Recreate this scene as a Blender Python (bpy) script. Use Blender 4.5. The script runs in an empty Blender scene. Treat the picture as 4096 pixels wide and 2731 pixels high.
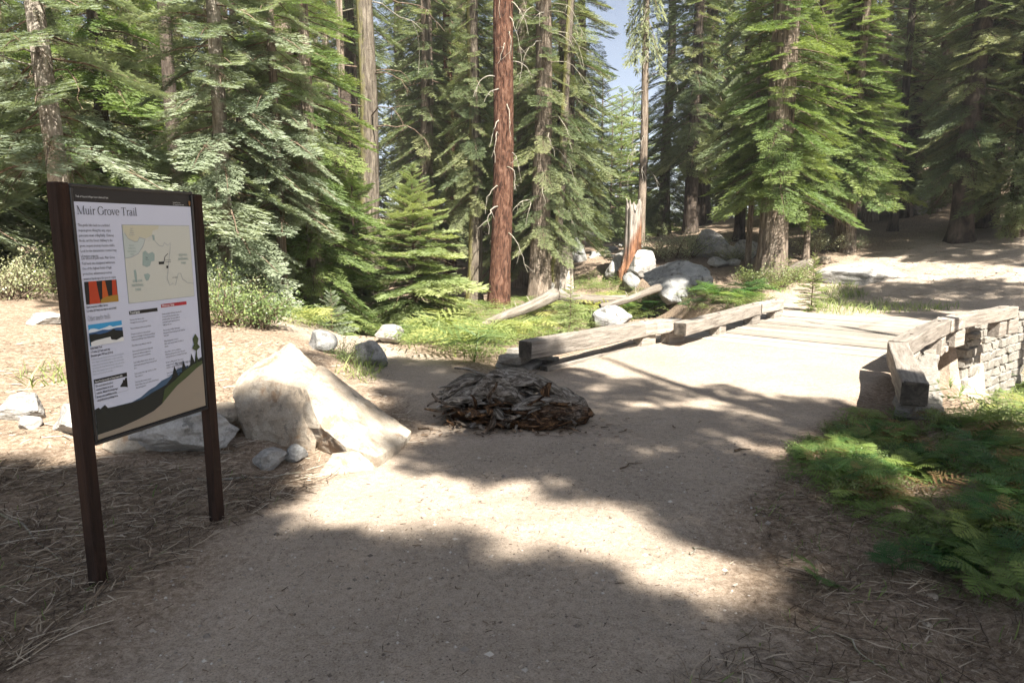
import bpy, bmesh, math, random
import numpy as np
from mathutils import Matrix, Vector

# ------------------------------------------------------------------ camera, world, sun, exposure
scene = bpy.context.scene
COL = scene.collection
FPX, PITCH, EYE = 675.0, math.radians(9.13), 1.6
cam_data = bpy.data.cameras.new('camera')
cam = bpy.data.objects.new('camera', cam_data)
COL.objects.link(cam)
cam.location = (0, 0, EYE)
cam.rotation_euler = (math.radians(90) - PITCH, 0, 0)
cam_data.sensor_width = 36.0
cam_data.lens = FPX / 1024 * 36.0
cam_data.clip_start = 0.05
cam_data.clip_end = 2000
scene.camera = cam

SUN = Vector((0.24, -0.62, 0.75)).normalized()
world = bpy.data.worlds.new('World')
scene.world = world
world.use_nodes = True
wn = world.node_tree
bg = wn.nodes['Background']
sky = wn.nodes.new('ShaderNodeTexSky')
sky.sky_type = 'NISHITA'
sky.sun_disc = False
sky.sun_elevation = math.asin(SUN.z)
sky.sun_rotation = math.atan2(SUN.x, SUN.y)
sky.altitude = 2000
sky.air_density = 1.0
sky.dust_density = 4.0
hsv = wn.nodes.new('ShaderNodeHueSaturation')      # bleached summer sky
hsv.inputs['Saturation'].default_value = 0.62
hsv.inputs['Value'].default_value = 0.8
wn.links.new(sky.outputs['Color'], hsv.inputs['Color'])
wn.links.new(hsv.outputs['Color'], bg.inputs['Color'])
bg.inputs['Strength'].default_value = 0.05

sd = bpy.data.lights.new('sun', 'SUN')
sd.energy = 5.0
sd.angle = math.radians(0.55)
sd.color = (1.0, 0.94, 0.84)
so = bpy.data.objects.new('sun', sd)
COL.objects.link(so)
so.rotation_euler = (-SUN).to_track_quat('-Z', 'Y').to_euler()
so.location = (10, -12, 30)

scene.view_settings.view_transform = 'Standard'
scene.view_settings.look = 'None'
scene.view_settings.gamma = 1
scene.view_settings.use_curve_mapping = False
scene.view_settings.exposure = 2.15
cy = scene.cycles
cy.use_denoising = True
cy.max_bounces = 4
cy.diffuse_bounces = 3
cy.use_adaptive_sampling = True
cy.adaptive_threshold = 0.016
cy.adaptive_min_samples = 24
cy.glossy_bounces = 2
cy.transmission_bounces = 3
cy.sample_clamp_indirect = 6

# ------------------------------------------------------------------ helpers
R = np.random.RandomState(7)
rnd = random.Random(11)


def hash3(ix, iy, iz):
    n = (ix * 73856093) ^ (iy * 19349663) ^ (iz * 83492791)
    n = (n ^ (n >> 13)) * 1274126177
    n = n & 0x7fffffff
    n = (n ^ (n >> 16)) & 0xffff
    return n / 65535.0


def vnoise(p):
    p = np.asarray(p, dtype=np.float64)
    i = np.floor(p).astype(np.int64)
    f = p - i
    u = f * f * (3 - 2 * f)
    r = 0
    for dx in (0, 1):
        wx = u[..., 0] if dx else 1 - u[..., 0]
        for dy in (0, 1):
            wy = u[..., 1] if dy else 1 - u[..., 1]
            for dz in (0, 1):
                wz = u[..., 2] if dz else 1 - u[..., 2]
                r = r + wx * wy * wz * hash3(i[..., 0] + dx, i[..., 1] + dy, i[..., 2] + dz)
    return r * 2 - 1


def fbm(p, o=4, g=0.5):
    p = np.asarray(p, dtype=np.float64)
    a, s, t = 1.0, 0, 0
    for k in range(o):
        s = s + a * vnoise(p * 2.0 ** k + 17.3 * k)
        t += a
        a *= g
    return s / t


def sstep(a, b, x):
    t = np.clip((np.asarray(x, dtype=np.float64) - a) / (b - a), 0, 1)
    return t * t * (3 - 2 * t)


def mesh_np(name, V, F, mats=(), mi=None, tint=None, smooth=False):
    """V (n,3); F (m,3) or (m,4)."""
    V = np.asarray(V, dtype=np.float32)
    F = np.asarray(F, dtype=np.int32)
    me = bpy.data.meshes.new(name)
    m, k = F.shape
    me.vertices.add(len(V))
    me.vertices.foreach_set('co', V.ravel())
    me.loops.add(m * k)
    me.loops.foreach_set('vertex_index', F.ravel())
    me.polygons.add(m)
    me.polygons.foreach_set('loop_start', np.arange(m, dtype=np.int32) * k)
    if mi is not None:
        me.polygons.foreach_set('material_index', np.asarray(mi, dtype=np.int32))
    me.polygons.foreach_set('use_smooth', np.full(m, smooth, dtype=bool))
    for mt in mats:
        me.materials.append(mt)
    if tint is not None:
        at = me.attributes.new('tint', 'FLOAT', 'POINT')
        at.data.foreach_set('value', np.asarray(tint, dtype=np.float32))
    me.update(calc_edges=True)
    return me


def obj(name, me, parent=None, loc=None, rot=None, scale=None, kind=None):
    o = bpy.data.objects.new(name, me)
    COL.objects.link(o)
    if parent is not None:
        o.parent = parent
    if loc is not None:
        o.location = loc
    if rot is not None:
        o.rotation_euler = rot
    if scale is not None:
        o.scale = (scale,) * 3 if isinstance(scale, (int, float)) else scale
    if kind:
        o['kind'] = kind
    return o


def tag(o, label, cat, group=None):
    o['label'] = label
    o['category'] = cat
    if group:
        o['group'] = group
    return o


def empty(name, loc, rz=0.0, scale=1.0):
    o = bpy.data.objects.new(name, None)
    COL.objects.link(o)
    o.location = loc
    o.rotation_euler = (0, 0, rz)
    o.scale = (scale,) * 3 if isinstance(scale, (int, float)) else scale
    o.empty_display_size = 0.1
    return o


def bm_mesh(name, bm, mats, smooth=False):
    me = bpy.data.meshes.new(name)
    bm.to_mesh(me)
    bm.free()
    for m in mats:
        me.materials.append(m)
    if smooth:
        me.polygons.foreach_set('use_smooth', np.ones(len(me.polygons), dtype=bool))
    return me


def box_mesh(name, sx, sy, sz, mats, bevel=0.01, jit=0.0, seed=0, cuts=0, smooth=False):
    bm = bmesh.new()
    bmesh.ops.create_cube(bm, size=1)
    for v in bm.verts:
        v.co = Vector((v.co.x * sx, v.co.y * sy, v.co.z * sz))
    if cuts:
        long = [e for e in bm.edges if abs((e.verts[0].co - e.verts[1].co).x) > 0.9 * sx]
        bmesh.ops.subdivide_edges(bm, edges=long, cuts=cuts, use_grid_fill=True)
    rr = random.Random(seed)
    if jit:
        for v in bm.verts:
            v.co += Vector((rr.uniform(-1, 1), rr.uniform(-1, 1), rr.uniform(-1, 1))) * jit
    if bevel:
        sharp = [e for e in bm.edges if len(e.link_faces) == 2 and e.calc_face_angle() > 0.6]
        bmesh.ops.bevel(bm, geom=sharp, offset=bevel, segments=1, affect='EDGES', profile=0.6)
    bmesh.ops.triangulate(bm, faces=bm.faces[:])
    return bm_mesh(name, bm, mats, smooth)


def tube(path, radii, sides=6, cap=True):
    """path (n,3), radii (n,) -> V,F(tri)"""
    path = np.asarray(path, float)
    n = len(path)
    T = np.gradient(path, axis=0)
    T /= np.linalg.norm(T, axis=1)[:, None] + 1e-9
    ref = np.array([0.0, 0, 1.0])
    if abs(T[0] @ ref) > 0.9:
        ref = np.array([1.0, 0, 0])
    V = []
    for k in range(n):
        a = np.cross(T[k], ref)
        a /= np.linalg.norm(a) + 1e-9
        b = np.cross(a, T[k])
        th = np.linspace(0, 2 * math.pi, sides, endpoint=False)
        V.append(path[k] + radii[k] * (np.cos(th)[:, None] * a + np.sin(th)[:, None] * b))
    V = np.concatenate(V)
    F = []
    for k in range(n - 1):
        for j in range(sides):
            a, b = k * sides + j, k * sides + (j + 1) % sides
            F += [(a, a + sides, b), (b, a + sides, b + sides)]
    if cap:
        for k0 in (0, (n - 1) * sides):
            for j in range(1, sides - 1):
                F.append((k0, k0 + j, k0 + j + 1))
    return V, np.array(F, dtype=np.int32)


def merge(parts):
    Vs, Fs, Ts, off = [], [], [], 0
    for q in parts:
        Vs.append(q[0])
        Fs.append(q[1] + off)
        if len(q) > 2:
            Ts.append(q[2])
        off += len(q[0])
    V, F = np.concatenate(Vs), np.concatenate(Fs)
    return (V, F, np.concatenate(Ts)) if Ts else (V, F)


# ------------------------------------------------------------------ view maths (used only to find where things stand on the ground)
CP, SP = math.cos(PITCH), math.sin(PITCH)
CAMP = np.array([0, 0, EYE])
FW, UP, RT = np.array([0, CP, -SP]), np.array([0, SP, CP]), np.array([1.0, 0, 0])


def ray(px, py):
    return FW + (px - 512) / FPX * RT + (341.3 - py) / FPX * UP


def P(px, py, z=0.0):
    d = ray(px, py)
    return CAMP + (z - EYE) / d[2] * d


def to_px(x, y, z):
    dy, dz = y, z - EYE
    dep = dy * CP - dz * SP
    v = dy * SP + dz * CP
    return 512 + FPX * x / dep, 341.3 - FPX * v / dep, dep


# bridge frame: origin at deck centre, A along the trail, S across (to the right, downstream)
BO = np.array([4.85, 11.1])
BA = np.array([0.64, 0.768])
BS = np.array([0.768, -0.64])


def B(d, s, z=0.0):
    q = BO + BA * d + BS * s
    return np.array([q[0], q[1], z])


def seg_dist(x, y, pts):
    best = np.full(np.shape(x), 1e9)
    for (a, b) in zip(pts[:-1], pts[1:]):
        ax, ay = a
        vx, vy = b[0] - ax, b[1] - ay
        t = np.clip(((x - ax) * vx + (y - ay) * vy) / (vx * vx + vy * vy), 0, 1)
        best = np.minimum(best, np.hypot(x - ax - t * vx, y - ay - t * vy))
    return best


TRAIL = [(-0.7, -8), (-0.5, 0), (-0.2, 3.4), (1.0, 5.8), (3.1, 9.0)]
SIDE = [(0.0, 4.8), (-0.5, 6.3), (-1.4, 8.2), (-3.2, 9.6), (-6.5, 10.6), (-12, 11)]
FAR = [tuple(B(1.9, 0.1)[:2]), (8.6, 15.4), (13, 18.2), (24, 21), (40, 22)]


def height(x, y, detail=True):
    x = np.asarray(x, float)
    y = np.asarray(y, float)
    d = (x - BO[0]) * BA[0] + (y - BO[1]) * BA[1]
    s = (x - BO[0]) * BS[0] + (y - BO[1]) * BS[1]
    left = np.clip(-s - 1.7, 0, 30)
    right = np.clip(s - 2.1, 0, 6)
    wn_ = 1.75 + np.minimum(1.2 * left, 3.4) + np.minimum(2.6 * right, 2.3)
    wf_ = 1.75 + np.minimum(0.95 * left, 7.0) + np.minimum(9.0 * np.clip(s - 2.1, 0, 2), 4.2)
    soft = 0.35 + 0.35 * np.minimum(left, 3) + 0.9 * np.minimum(right, 1)
    near = sstep(0, 1, (d + wn_ + soft * 0.6) / soft)
    far = sstep(0, 1, (wf_ + soft * 0.6 - d) / soft)
    depth = 1.5 - 0.85 * sstep(0.2, 4.0, left)
    z = -depth * near * far
    # the left bank and its mound behind the boulder
    bank = sstep(-1.2, -5.0, x) * sstep(2.5, 8.0, y) * 0.55
    bank = bank * (1 - 0.8 * sstep(10.5, 13.5, y) * sstep(-6.5, -3.5, x))
    z = z + bank
    z = z + 0.06 * 50 * np.tanh(np.clip(-x - 4.5, 0, 500) / 50) * sstep(3, 10, y)
    z = z + 0.34 * np.exp(-(((x + 2.55) / 1.0) ** 2 + ((y - 6.9) / 1.2) ** 2))
    z = z + 0.10 * np.exp(-(((x + 3.3) / 0.8) ** 2 + ((y - 8.8) / 1.0) ** 2))
    # right hand fern bank
    q = ((x - 1.35) * 5.2 - (y - 1.2) * 2.4) / 5.73
    z = z + 0.10 * sstep(-0.15, 0.5, q) * sstep(9, 5, y) * (1 - near) - 0.05 * np.exp(-((q + 0.08) / 0.16) ** 2) * sstep(6, 4.5, y)
    # hill behind
    hill = 62 * np.tanh(np.clip(d - 4.6, 0, 400) / 62)
    fac = 0.32 + 0.68 * sstep(-17, -6, s) + 0.28 * sstep(-5, 4, s)
    z = z + fac * (0.185 * hill - 0.03 * np.minimum(hill, 5)) * sstep(0, 3.5, hill)
    # flat trail bed
    if detail:
        pm = path_mask(x, y)
        n1 = fbm(np.stack([x * 0.45, y * 0.45, x * 0 + 3.1], -1), 3)
        n2 = fbm(np.stack([x * 2.3, y * 2.3, x * 0 + 9.1], -1), 3)
        n3 = fbm(np.stack([x * 9.0, y * 9.0, x * 0 + 5.1], -1), 2)
        z = z + n1 * (0.03 + 0.12 * (1 - pm)) * sstep(1, 8, np.hypot(x, y)) + n2 * (0.018 + 0.035 * (1 - pm)) + n3 * (0.005 + 0.010 * (1 - pm))
    return z


def path_mask(x, y):
    w = 0.28 * fbm(np.stack([x * 1.4, y * 1.4, x * 0 + 1.7], -1), 3)
    m = sstep(1.5, 1.0, seg_dist(x, y, TRAIL) + w)
    # the sandy apron before the bridge
    d = (x - BO[0]) * BA[0] + (y - BO[1]) * BA[1]
    s = (x - BO[0]) * BS[0] + (y - BO[1]) * BS[1]
    m = np.maximum(m, sstep(-7.2, -5.6, d + w) * sstep(-1.6, -1.9, d) * sstep(1.9, 1.75, s) * sstep(-1.75, -1.6, s))
    m = np.maximum(m, sstep(0.75, 0.4, seg_dist(x, y, SIDE) + w * 0.6))
    m = np.maximum(m, sstep(3.3, 1.9, seg_dist(x, y, FAR) + w) * sstep(1.6, 1.9, d))
    return m


def h1(x, y):
    return float(height(np.array([x]), np.array([y]))[0])


def G(px, py, dz=0.0):
    """the ground point seen at a picture position"""
    d = ray(px, py)
    t = np.concatenate([np.arange(1.0, 20, 0.02), np.arange(20, 120, 0.1)])
    p = CAMP[None] + t[:, None] * d[None]
    below = p[:, 2] < height(p[:, 0], p[:, 1]) + dz
    k = int(np.argmax(below)) if below.any() else len(t) - 1
    return p[k]


def at_y(px, y):
    z = 0.0
    for _ in range(4):
        x = (px - 512) / FPX * (y * CP + (EYE - z) * SP)
        z = h1(x, y)
    return np.array([x, y, z])


# ------------------------------------------------------------------ materials
def new_mat(name):
    m = bpy.data.materials.new(name)
    m.use_nodes = True
    nt = m.node_tree
    b = nt.nodes['Principled BSDF']
    return m, nt, b


def N(nt, typ, **kw):
    n = nt.nodes.new(typ)
    for k, v in kw.items():
        if k in n.inputs.keys():
            n.inputs[k].default_value = v
        else:
            setattr(n, k, v)
    return n


def L(nt, a, ao, b, bi):
    nt.links.new(a.outputs[ao], b.inputs[bi])


def ramp(nt, stops):
    r = nt.nodes.new('ShaderNodeValToRGB')
    els = r.color_ramp.elements
    while len(els) < len(stops):
        els.new(0.5)
    for e, (p, c) in zip(els, stops):
        e.position = p
        e.color = (*c, 1)
    return r


def mixc(nt, fac, a, b, blend='MIX'):
    """fac/a/b: (node,socket) or value"""
    m = nt.nodes.new('ShaderNodeMix')
    m.data_type = 'RGBA'
    m.blend_type = blend
    for idx, v in ((0, fac), (6, a), (7, b)):
        if isinstance(v, tuple) and hasattr(v[0], 'outputs'):
            nt.links.new(v[0].outputs[v[1]], m.inputs[idx])
        elif idx == 0:
            m.inputs[0].default_value = v
        else:
            m.inputs[idx].default_value = (*v, 1)
    return m


def coords(nt, kind='Object', scale=(1, 1, 1)):
    tc = nt.nodes.new('ShaderNodeTexCoord')
    mp = nt.nodes.new('ShaderNodeMapping')
    mp.inputs['Scale'].default_value = scale
    L(nt, tc, kind, mp, 'Vector')
    return mp


def noise(nt, vec, scale, detail=6, rough=0.6, dist=0.0):
    n = N(nt, 'ShaderNodeTexNoise', Scale=scale, Detail=detail, Roughness=rough, Distortion=dist)
    L(nt, vec, 'Vector', n, 'Vector')
    return n


def bump(nt, b, hnode, hs, strength=0.5, dist=0.02):
    bp = N(nt, 'ShaderNodeBump', Strength=strength, Distance=dist)
    L(nt, hnode, hs, bp, 'Height')
    L(nt, bp, 'Normal', b, 'Normal')
    return bp


def mat_flat(name, col, rough=0.6, spec=0.3):
    m, nt, b = new_mat(name)
    b.inputs['Base Color'].default_value = (*col, 1)
    b.inputs['Roughness'].default_value = rough
    b.inputs['Specular IOR Level'].default_value = spec
    return m


def mat_ground():
    m, nt, b = new_mat('forest_soil')
    at = N(nt, 'ShaderNodeAttribute', attribute_name='tint')
    v = coords(nt)
    big = noise(nt, v, 0.9, 6, 0.65)
    fine = noise(nt, v, 26, 8, 0.75)
    grit = noise(nt, v, 120, 4, 0.8)
    sand = ramp(nt, [(0.25, (0.255, 0.208, 0.163)), (0.5, (0.35, 0.292, 0.236)), (0.75, (0.415, 0.352, 0.29))])
    L(nt, fine, 'Fac', sand, 'Fac')
    duff = ramp(nt, [(0.25, (0.075, 0.054, 0.04)), (0.44, (0.185, 0.138, 0.10)), (0.60, (0.315, 0.25, 0.19)), (0.8, (0.43, 0.365, 0.295))])
    L(nt, fine, 'Fac', duff, 'Fac')
    # ragged boundary between trodden sand and needle litter
    ad = N(nt, 'ShaderNodeMath', operation='MULTIPLY_ADD')
    L(nt, fine, 'Fac', ad, 0)
    ad.inputs[1].default_value = 0.9
    ad.inputs[2].default_value = -0.45
    ad2 = N(nt, 'ShaderNodeMath', operation='ADD', use_clamp=True)
    L(nt, at, 'Fac', ad2, 0)
    L(nt, ad, 'Value', ad2, 1)
    c1 = mixc(nt, (ad2, 'Value'), (duff, 'Color'), (sand, 'Color'))
    bigr = ramp(nt, [(0.3, (0.80, 0.80, 0.80)), (0.7, (1.14, 1.12, 1.10))])
    L(nt, big, 'Fac', bigr, 'Fac')
    c2 = mixc(nt, 1.0, (c1, 2), (bigr, 'Color'), 'MULTIPLY')
    # scattered dark bits of bark and pale grit
    vo = N(nt, 'ShaderNodeTexVoronoi', Scale=34.0)
    L(nt, v, 'Vector', vo, 'Vector')
    sp = ramp(nt, [(0.08, (1, 1, 1)), (0.17, (0, 0, 0))])
    L(nt, vo, 'Distance', sp, 'Fac')
    spc = ramp(nt, [(0.3, (0.09, 0.065, 0.05)), (0.62, (0.16, 0.12, 0.09)), (0.8, (0.5, 0.46, 0.4))])
    L(nt, vo, 'Color', spc, 'Fac')
    mk = mixc(nt, (sp, 'Color'), (c2, 2), (spc, 'Color'))
    gr = ramp(nt, [(0.34, (0.55, 0.53, 0.50)), (0.5, (0.98, 0.98, 0.98)), (0.68, (1.18, 1.18, 1.18))])
    L(nt, grit, 'Fac', gr, 'Fac')
    c3 = mixc(nt, 1.0, (mk, 2), (gr, 'Color'), 'MULTIPLY')
    L(nt, c3, 2, b, 'Base Color')
    b.inputs['Roughness'].default_value = 0.95
    b.inputs['Specular IOR Level'].default_value = 0.1
    hm = N(nt, 'ShaderNodeMath', operation='ADD')
    L(nt, fine, 'Fac', hm, 0)
    L(nt, grit, 'Fac', hm, 1)
    dent = noise(nt, v, 7.0, 3, 0.5, 0.8)
    hm2 = N(nt, 'ShaderNodeMath', operation='MULTIPLY_ADD')
    L(nt, dent, 'Fac', hm2, 0)
    hm2.inputs[1].default_value = 3.5
    L(nt, hm, 'Value', hm2, 2)
    bump(nt, b, hm2, 'Value', 0.6, 0.011)
    return m


def mat_foliage(name, dark, light, trans=0.3, rough=0.5, spec=0.35, var=0.12):
    m, nt, b = new_mat(name)
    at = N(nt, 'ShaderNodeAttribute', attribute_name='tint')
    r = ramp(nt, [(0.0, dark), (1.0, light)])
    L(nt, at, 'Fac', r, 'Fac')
    oi = nt.nodes.new('ShaderNodeObjectInfo')
    hs = N(nt, 'ShaderNodeHueSaturation')
    mr = N(nt, 'ShaderNodeMapRange')
    L(nt, oi, 'Random', mr, 'Value')
    mr.inputs['To Min'].default_value = 1 - var * 1.5
    mr.inputs['To Max'].default_value = 1 + var * 1.5
    L(nt, mr, 'Result', hs, 'Value')
    mr2 = N(nt, 'ShaderNodeMapRange')
    L(nt, oi, 'Random', mr2, 'Value')
    mr2.inputs['To Min'].default_value = 0.5 + var * 0.15
    mr2.inputs['To Max'].default_value = 0.5 - var * 0.15
    L(nt, mr2, 'Result', hs, 'Hue')
    L(nt, r, 'Color', hs, 'Color')
    L(nt, hs, 'Color', b, 'Base Color')
    b.inputs['Roughness'].default_value = rough
    b.inputs['Specular IOR Level'].default_value = spec
    tr = nt.nodes.new('ShaderNodeBsdfTranslucent')
    tc = mixc(nt, 1.0, (hs, 'Color'), (1.15, 1.2, 0.6), 'MULTIPLY')
    L(nt, tc, 2, tr, 'Color')
    mx = nt.nodes.new('ShaderNodeMixShader')
    mx.inputs[0].default_value = trans
    nt.links.new(b.outputs[0], mx.inputs[1])
    nt.links.new(tr.outputs[0], mx.inputs[2])
    nt.links.new(mx.outputs[0], nt.nodes['Material Output'].inputs['Surface'])
    return m


def mat_bark(name, dark, mid, light, moss=None, vscale=(7, 7, 1.1), strength=0.8):
    m, nt, b = new_mat(name)
    v = coords(nt, 'Object', vscale)
    n1 = noise(nt, v, 1.6, 8, 0.65, 0.6)
    v2 = coords(nt, 'Object', (1, 1, 0.5))
    n2 = noise(nt, v2, 9, 6, 0.7)
    r = ramp(nt, [(0.34, dark), (0.5, mid), (0.68, light)])
    L(nt, n1, 'Fac', r, 'Fac')
    g = ramp(nt, [(0.3, (0.75, 0.75, 0.75)), (0.7, (1.2, 1.2, 1.2))])
    L(nt, n2, 'Fac', g, 'Fac')
    c = mixc(nt, 1.0, (r, 'Color'), (g, 'Color'), 'MULTIPLY')
    if moss:
        tc = nt.nodes.new('ShaderNodeTexCoord')
        sx = nt.nodes.new('ShaderNodeSeparateXYZ')
        L(nt, tc, 'Normal', sx, 0)
        mm = N(nt, 'ShaderNodeMath', operation='MULTIPLY_ADD')
        L(nt, sx, 'X', mm, 0)
        mm.inputs[1].default_value = -0.55
        L(nt, n2, 'Fac', mm, 2)
        mr = ramp(nt, [(0.60, (0, 0, 0)), (1.0, (.85, .85, .85))])
        L(nt, mm, 'Value', mr, 'Fac')
        c = mixc(nt, (mr, 'Color'), (c, 2), moss)
    L(nt, c, 2, b, 'Base Color')
    b.inputs['Roughness'].default_value = 0.9
    b.inputs['Specular IOR Level'].default_value = 0.05
    ad = N(nt, 'ShaderNodeMath', operation='ADD')
    L(nt, n1, 'Fac', ad, 0)
    L(nt, n2, 'Fac', ad, 1)
    bump(nt, b, ad, 'Value', strength, 0.05)
    return m


def mat_rock(name, dark, mid, light, stain=None, lichen=None, scale=1.0, amount=0.5):
    m, nt, b = new_mat(name)
    v = coords(nt, 'Object', (scale,) * 3)
    n1 = noise(nt, v, 2.2, 9, 0.7)
    n2 = noise(nt, v, 42, 5, 0.8)
    r = ramp(nt, [(0.3, dark), (0.5, mid), (0.7, light)])
    L(nt, n1, 'Fac', r, 'Fac')
    g = ramp(nt, [(0.3, (0.7, 0.7, 0.7)), (0.62, (1.12, 1.12, 1.12))])
    L(nt, n2, 'Fac', g, 'Fac')
    c = mixc(nt, 1.0, (r, 'Color'), (g, 'Color'), 'MULTIPLY')
    for col, sc, lo, off in ((stain, 1.7, 0.55, 5.0), (lichen, 3.6, 0.56, 11.0)):
        if col:
            v3 = coords(nt, 'Object', (scale * sc,) * 3)
            v3.inputs['Location'].default_value = (off, off * 0.7, off * 0.3)
            n3 = noise(nt, v3, 1.3, 8, 0.72, 0.3)
            rr = ramp(nt, [(lo, (0, 0, 0)), (lo + 0.07, (amount * 1.6,) * 3)])
            L(nt, n3, 'Fac', rr, 'Fac')
            c = mixc(nt, (rr, 'Color'), (c, 2), col)
    L(nt, c, 2, b, 'Base Color')
    b.inputs['Roughness'].default_value = 0.92
    b.inputs['Specular IOR Level'].default_value = 0.2
    ad = N(nt, 'ShaderNodeMath', operation='ADD')
    L(nt, n1, 'Fac', ad, 0)
    L(nt, n2, 'Fac', ad, 1)
    bump(nt, b, ad, 'Value', 0.6, 0.022)
    return m


def mat_wood(name, dark, mid, light, grain=(1.2, 16, 16), strength=0.6):
    m, nt, b = new_mat(name)
    oi = nt.nodes.new('ShaderNodeObjectInfo')
    v = coords(nt, 'Object', grain)
    L(nt, oi, 'Random', v, 'Location')
    n1 = noise(nt, v, 1.5, 8, 0.7, 0.5)
    n2 = noise(nt, v, 6.0, 4, 0.7)
    r = ramp(nt, [(0.3, dark), (0.48, mid), (0.7, light)])
    L(nt, n1, 'Fac', r, 'Fac')
    crack = ramp(nt, [(0.30, (0.35, 0.33, 0.30)), (0.40, (1, 1, 1)), (0.7, (1.1, 1.1, 1.1))])
    L(nt, n2, 'Fac', crack, 'Fac')
    c = mixc(nt, 1.0, (r, 'Color'), (crack, 'Color'), 'MULTIPLY')
    hs = N(nt, 'ShaderNodeHueSaturation')
    mr = N(nt, 'ShaderNodeMapRange')
    L(nt, oi, 'Random', mr, 'Value')
    mr.inputs['To Min'].default_value = 0.7
    mr.inputs['To Max'].default_value = 1.2
    L(nt, mr, 'Result', hs, 'Value')
    L(nt, c, 2, hs, 'Color')
    L(nt, hs, 'Color', b, 'Base Color')
    b.inputs['Roughness'].default_value = 0.85
    b.inputs['Specular IOR Level'].default_value = 0.2
    ad = N(nt, 'ShaderNodeMath', operation='ADD')
    L(nt, n1, 'Fac', ad, 0)
    L(nt, n2, 'Fac', ad, 1)
    bump(nt, b, ad, 'Value', strength, 0.012)
    return m


def mat_tint(name, stops, rough=0.85):
    m, nt, b = new_mat(name)
    at = N(nt, 'ShaderNodeAttribute', attribute_name='tint')
    r = ramp(nt, stops)
    L(nt, at, 'Fac', r, 'Fac')
    L(nt, r, 'Color', b, 'Base Color')
    b.inputs['Roughness'].default_value = rough
    b.inputs['Specular IOR Level'].default_value = 0.2
    return m


M = {}
M['ground'] = mat_ground()
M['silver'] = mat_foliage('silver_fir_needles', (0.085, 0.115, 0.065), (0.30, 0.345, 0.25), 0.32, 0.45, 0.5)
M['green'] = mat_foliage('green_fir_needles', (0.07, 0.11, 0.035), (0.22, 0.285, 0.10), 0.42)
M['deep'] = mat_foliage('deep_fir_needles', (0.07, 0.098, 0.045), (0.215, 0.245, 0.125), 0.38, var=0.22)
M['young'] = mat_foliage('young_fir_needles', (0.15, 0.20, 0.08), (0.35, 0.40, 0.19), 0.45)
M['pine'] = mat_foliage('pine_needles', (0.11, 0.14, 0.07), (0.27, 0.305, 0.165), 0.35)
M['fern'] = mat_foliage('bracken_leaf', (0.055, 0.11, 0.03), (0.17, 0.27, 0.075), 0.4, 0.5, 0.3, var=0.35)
M['fern_lit'] = mat_foliage('sunlit_bracken_leaf', (0.14, 0.20, 0.06), (0.34, 0.37, 0.145), 0.45, 0.5, 0.3, var=0.3)  # paler copy of the bracken colour, with sunlight painted in
M['fern_dry'] = mat_foliage('dry_bracken_leaf', (0.14, 0.085, 0.04), (0.30, 0.22, 0.11), 0.3, 0.7, 0.1)
M['shrub'] = mat_foliage('shrub_leaf', (0.085, 0.125, 0.04), (0.25, 0.30, 0.11), 0.3, 0.4, 0.5)
M['shrub_pale'] = mat_foliage('manzanita_leaf', (0.15, 0.175, 0.09), (0.36, 0.37, 0.23), 0.25, 0.4, 0.5)
M['grass'] = mat_foliage('grass_blade', (0.10, 0.15, 0.05), (0.30, 0.35, 0.14), 0.4)
M['bark_red'] = mat_bark('red_cedar_bark', (0.018, 0.010, 0.008), (0.085, 0.043, 0.029), (0.17, 0.098, 0.07), vscale=(7, 7, 2.4))
M['bark'] = mat_bark('grey_fir_bark', (0.06, 0.048, 0.038), (0.17, 0.135, 0.105), (0.29, 0.245, 0.20))
M['bark_pale'] = mat_bark('pale_fir_bark', (0.10, 0.085, 0.07), (0.29, 0.255, 0.215), (0.45, 0.41, 0.36), vscale=(4, 4, 2.2))
M['bark_moss'] = mat_bark('mossy_fir_bark', (0.04, 0.033, 0.026), (0.11, 0.092, 0.072), (0.19, 0.165, 0.13), moss=(0.19, 0.185, 0.06))
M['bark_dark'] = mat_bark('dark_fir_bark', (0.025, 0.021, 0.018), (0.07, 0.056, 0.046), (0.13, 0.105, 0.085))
M['deadwood'] = mat_bark('bleached_deadwood', (0.10, 0.088, 0.07), (0.24, 0.22, 0.185), (0.38, 0.355, 0.305), moss=(0.25, 0.235, 0.14), vscale=(9, 9, 9), strength=0.3)
M['limb'] = mat_bark('brown_limb', (0.05, 0.037, 0.027), (0.13, 0.095, 0.068), (0.22, 0.17, 0.13), vscale=(9, 9, 9), strength=0.3)
M['granite'] = mat_rock('pale_granite', (0.20, 0.19, 0.18), (0.32, 0.308, 0.29), (0.43, 0.415, 0.39), stain=(0.21, 0.195, 0.17), lichen=(0.12, 0.115, 0.105))
M['granite_grey'] = mat_rock('lichened_granite', (0.13, 0.13, 0.127), (0.225, 0.225, 0.22), (0.33, 0.325, 0.315), stain=(0.11, 0.11, 0.10), lichen=(0.055, 0.05, 0.042))
M['boulder'] = mat_rock('broken_tan_granite', (0.25, 0.20, 0.148), (0.37, 0.315, 0.25), (0.48, 0.43, 0.36), stain=(0.235, 0.15, 0.09), lichen=(0.18, 0.155, 0.125), scale=2.2, amount=0.45)
M['wallstone'] = mat_rock('wall_stone', (0.15, 0.138, 0.12), (0.25, 0.233, 0.205), (0.36, 0.34, 0.305), stain=(0.17, 0.155, 0.13), lichen=(0.12, 0.11, 0.095), scale=3)
M['mortar'] = mat_rock('dirty_mortar', (0.06, 0.053, 0.045), (0.11, 0.10, 0.085), (0.17, 0.155, 0.135), scale=3)
M['beam'] = mat_wood('weathered_timber', (0.10, 0.085, 0.07), (0.21, 0.185, 0.158), (0.335, 0.30, 0.262))
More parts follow.
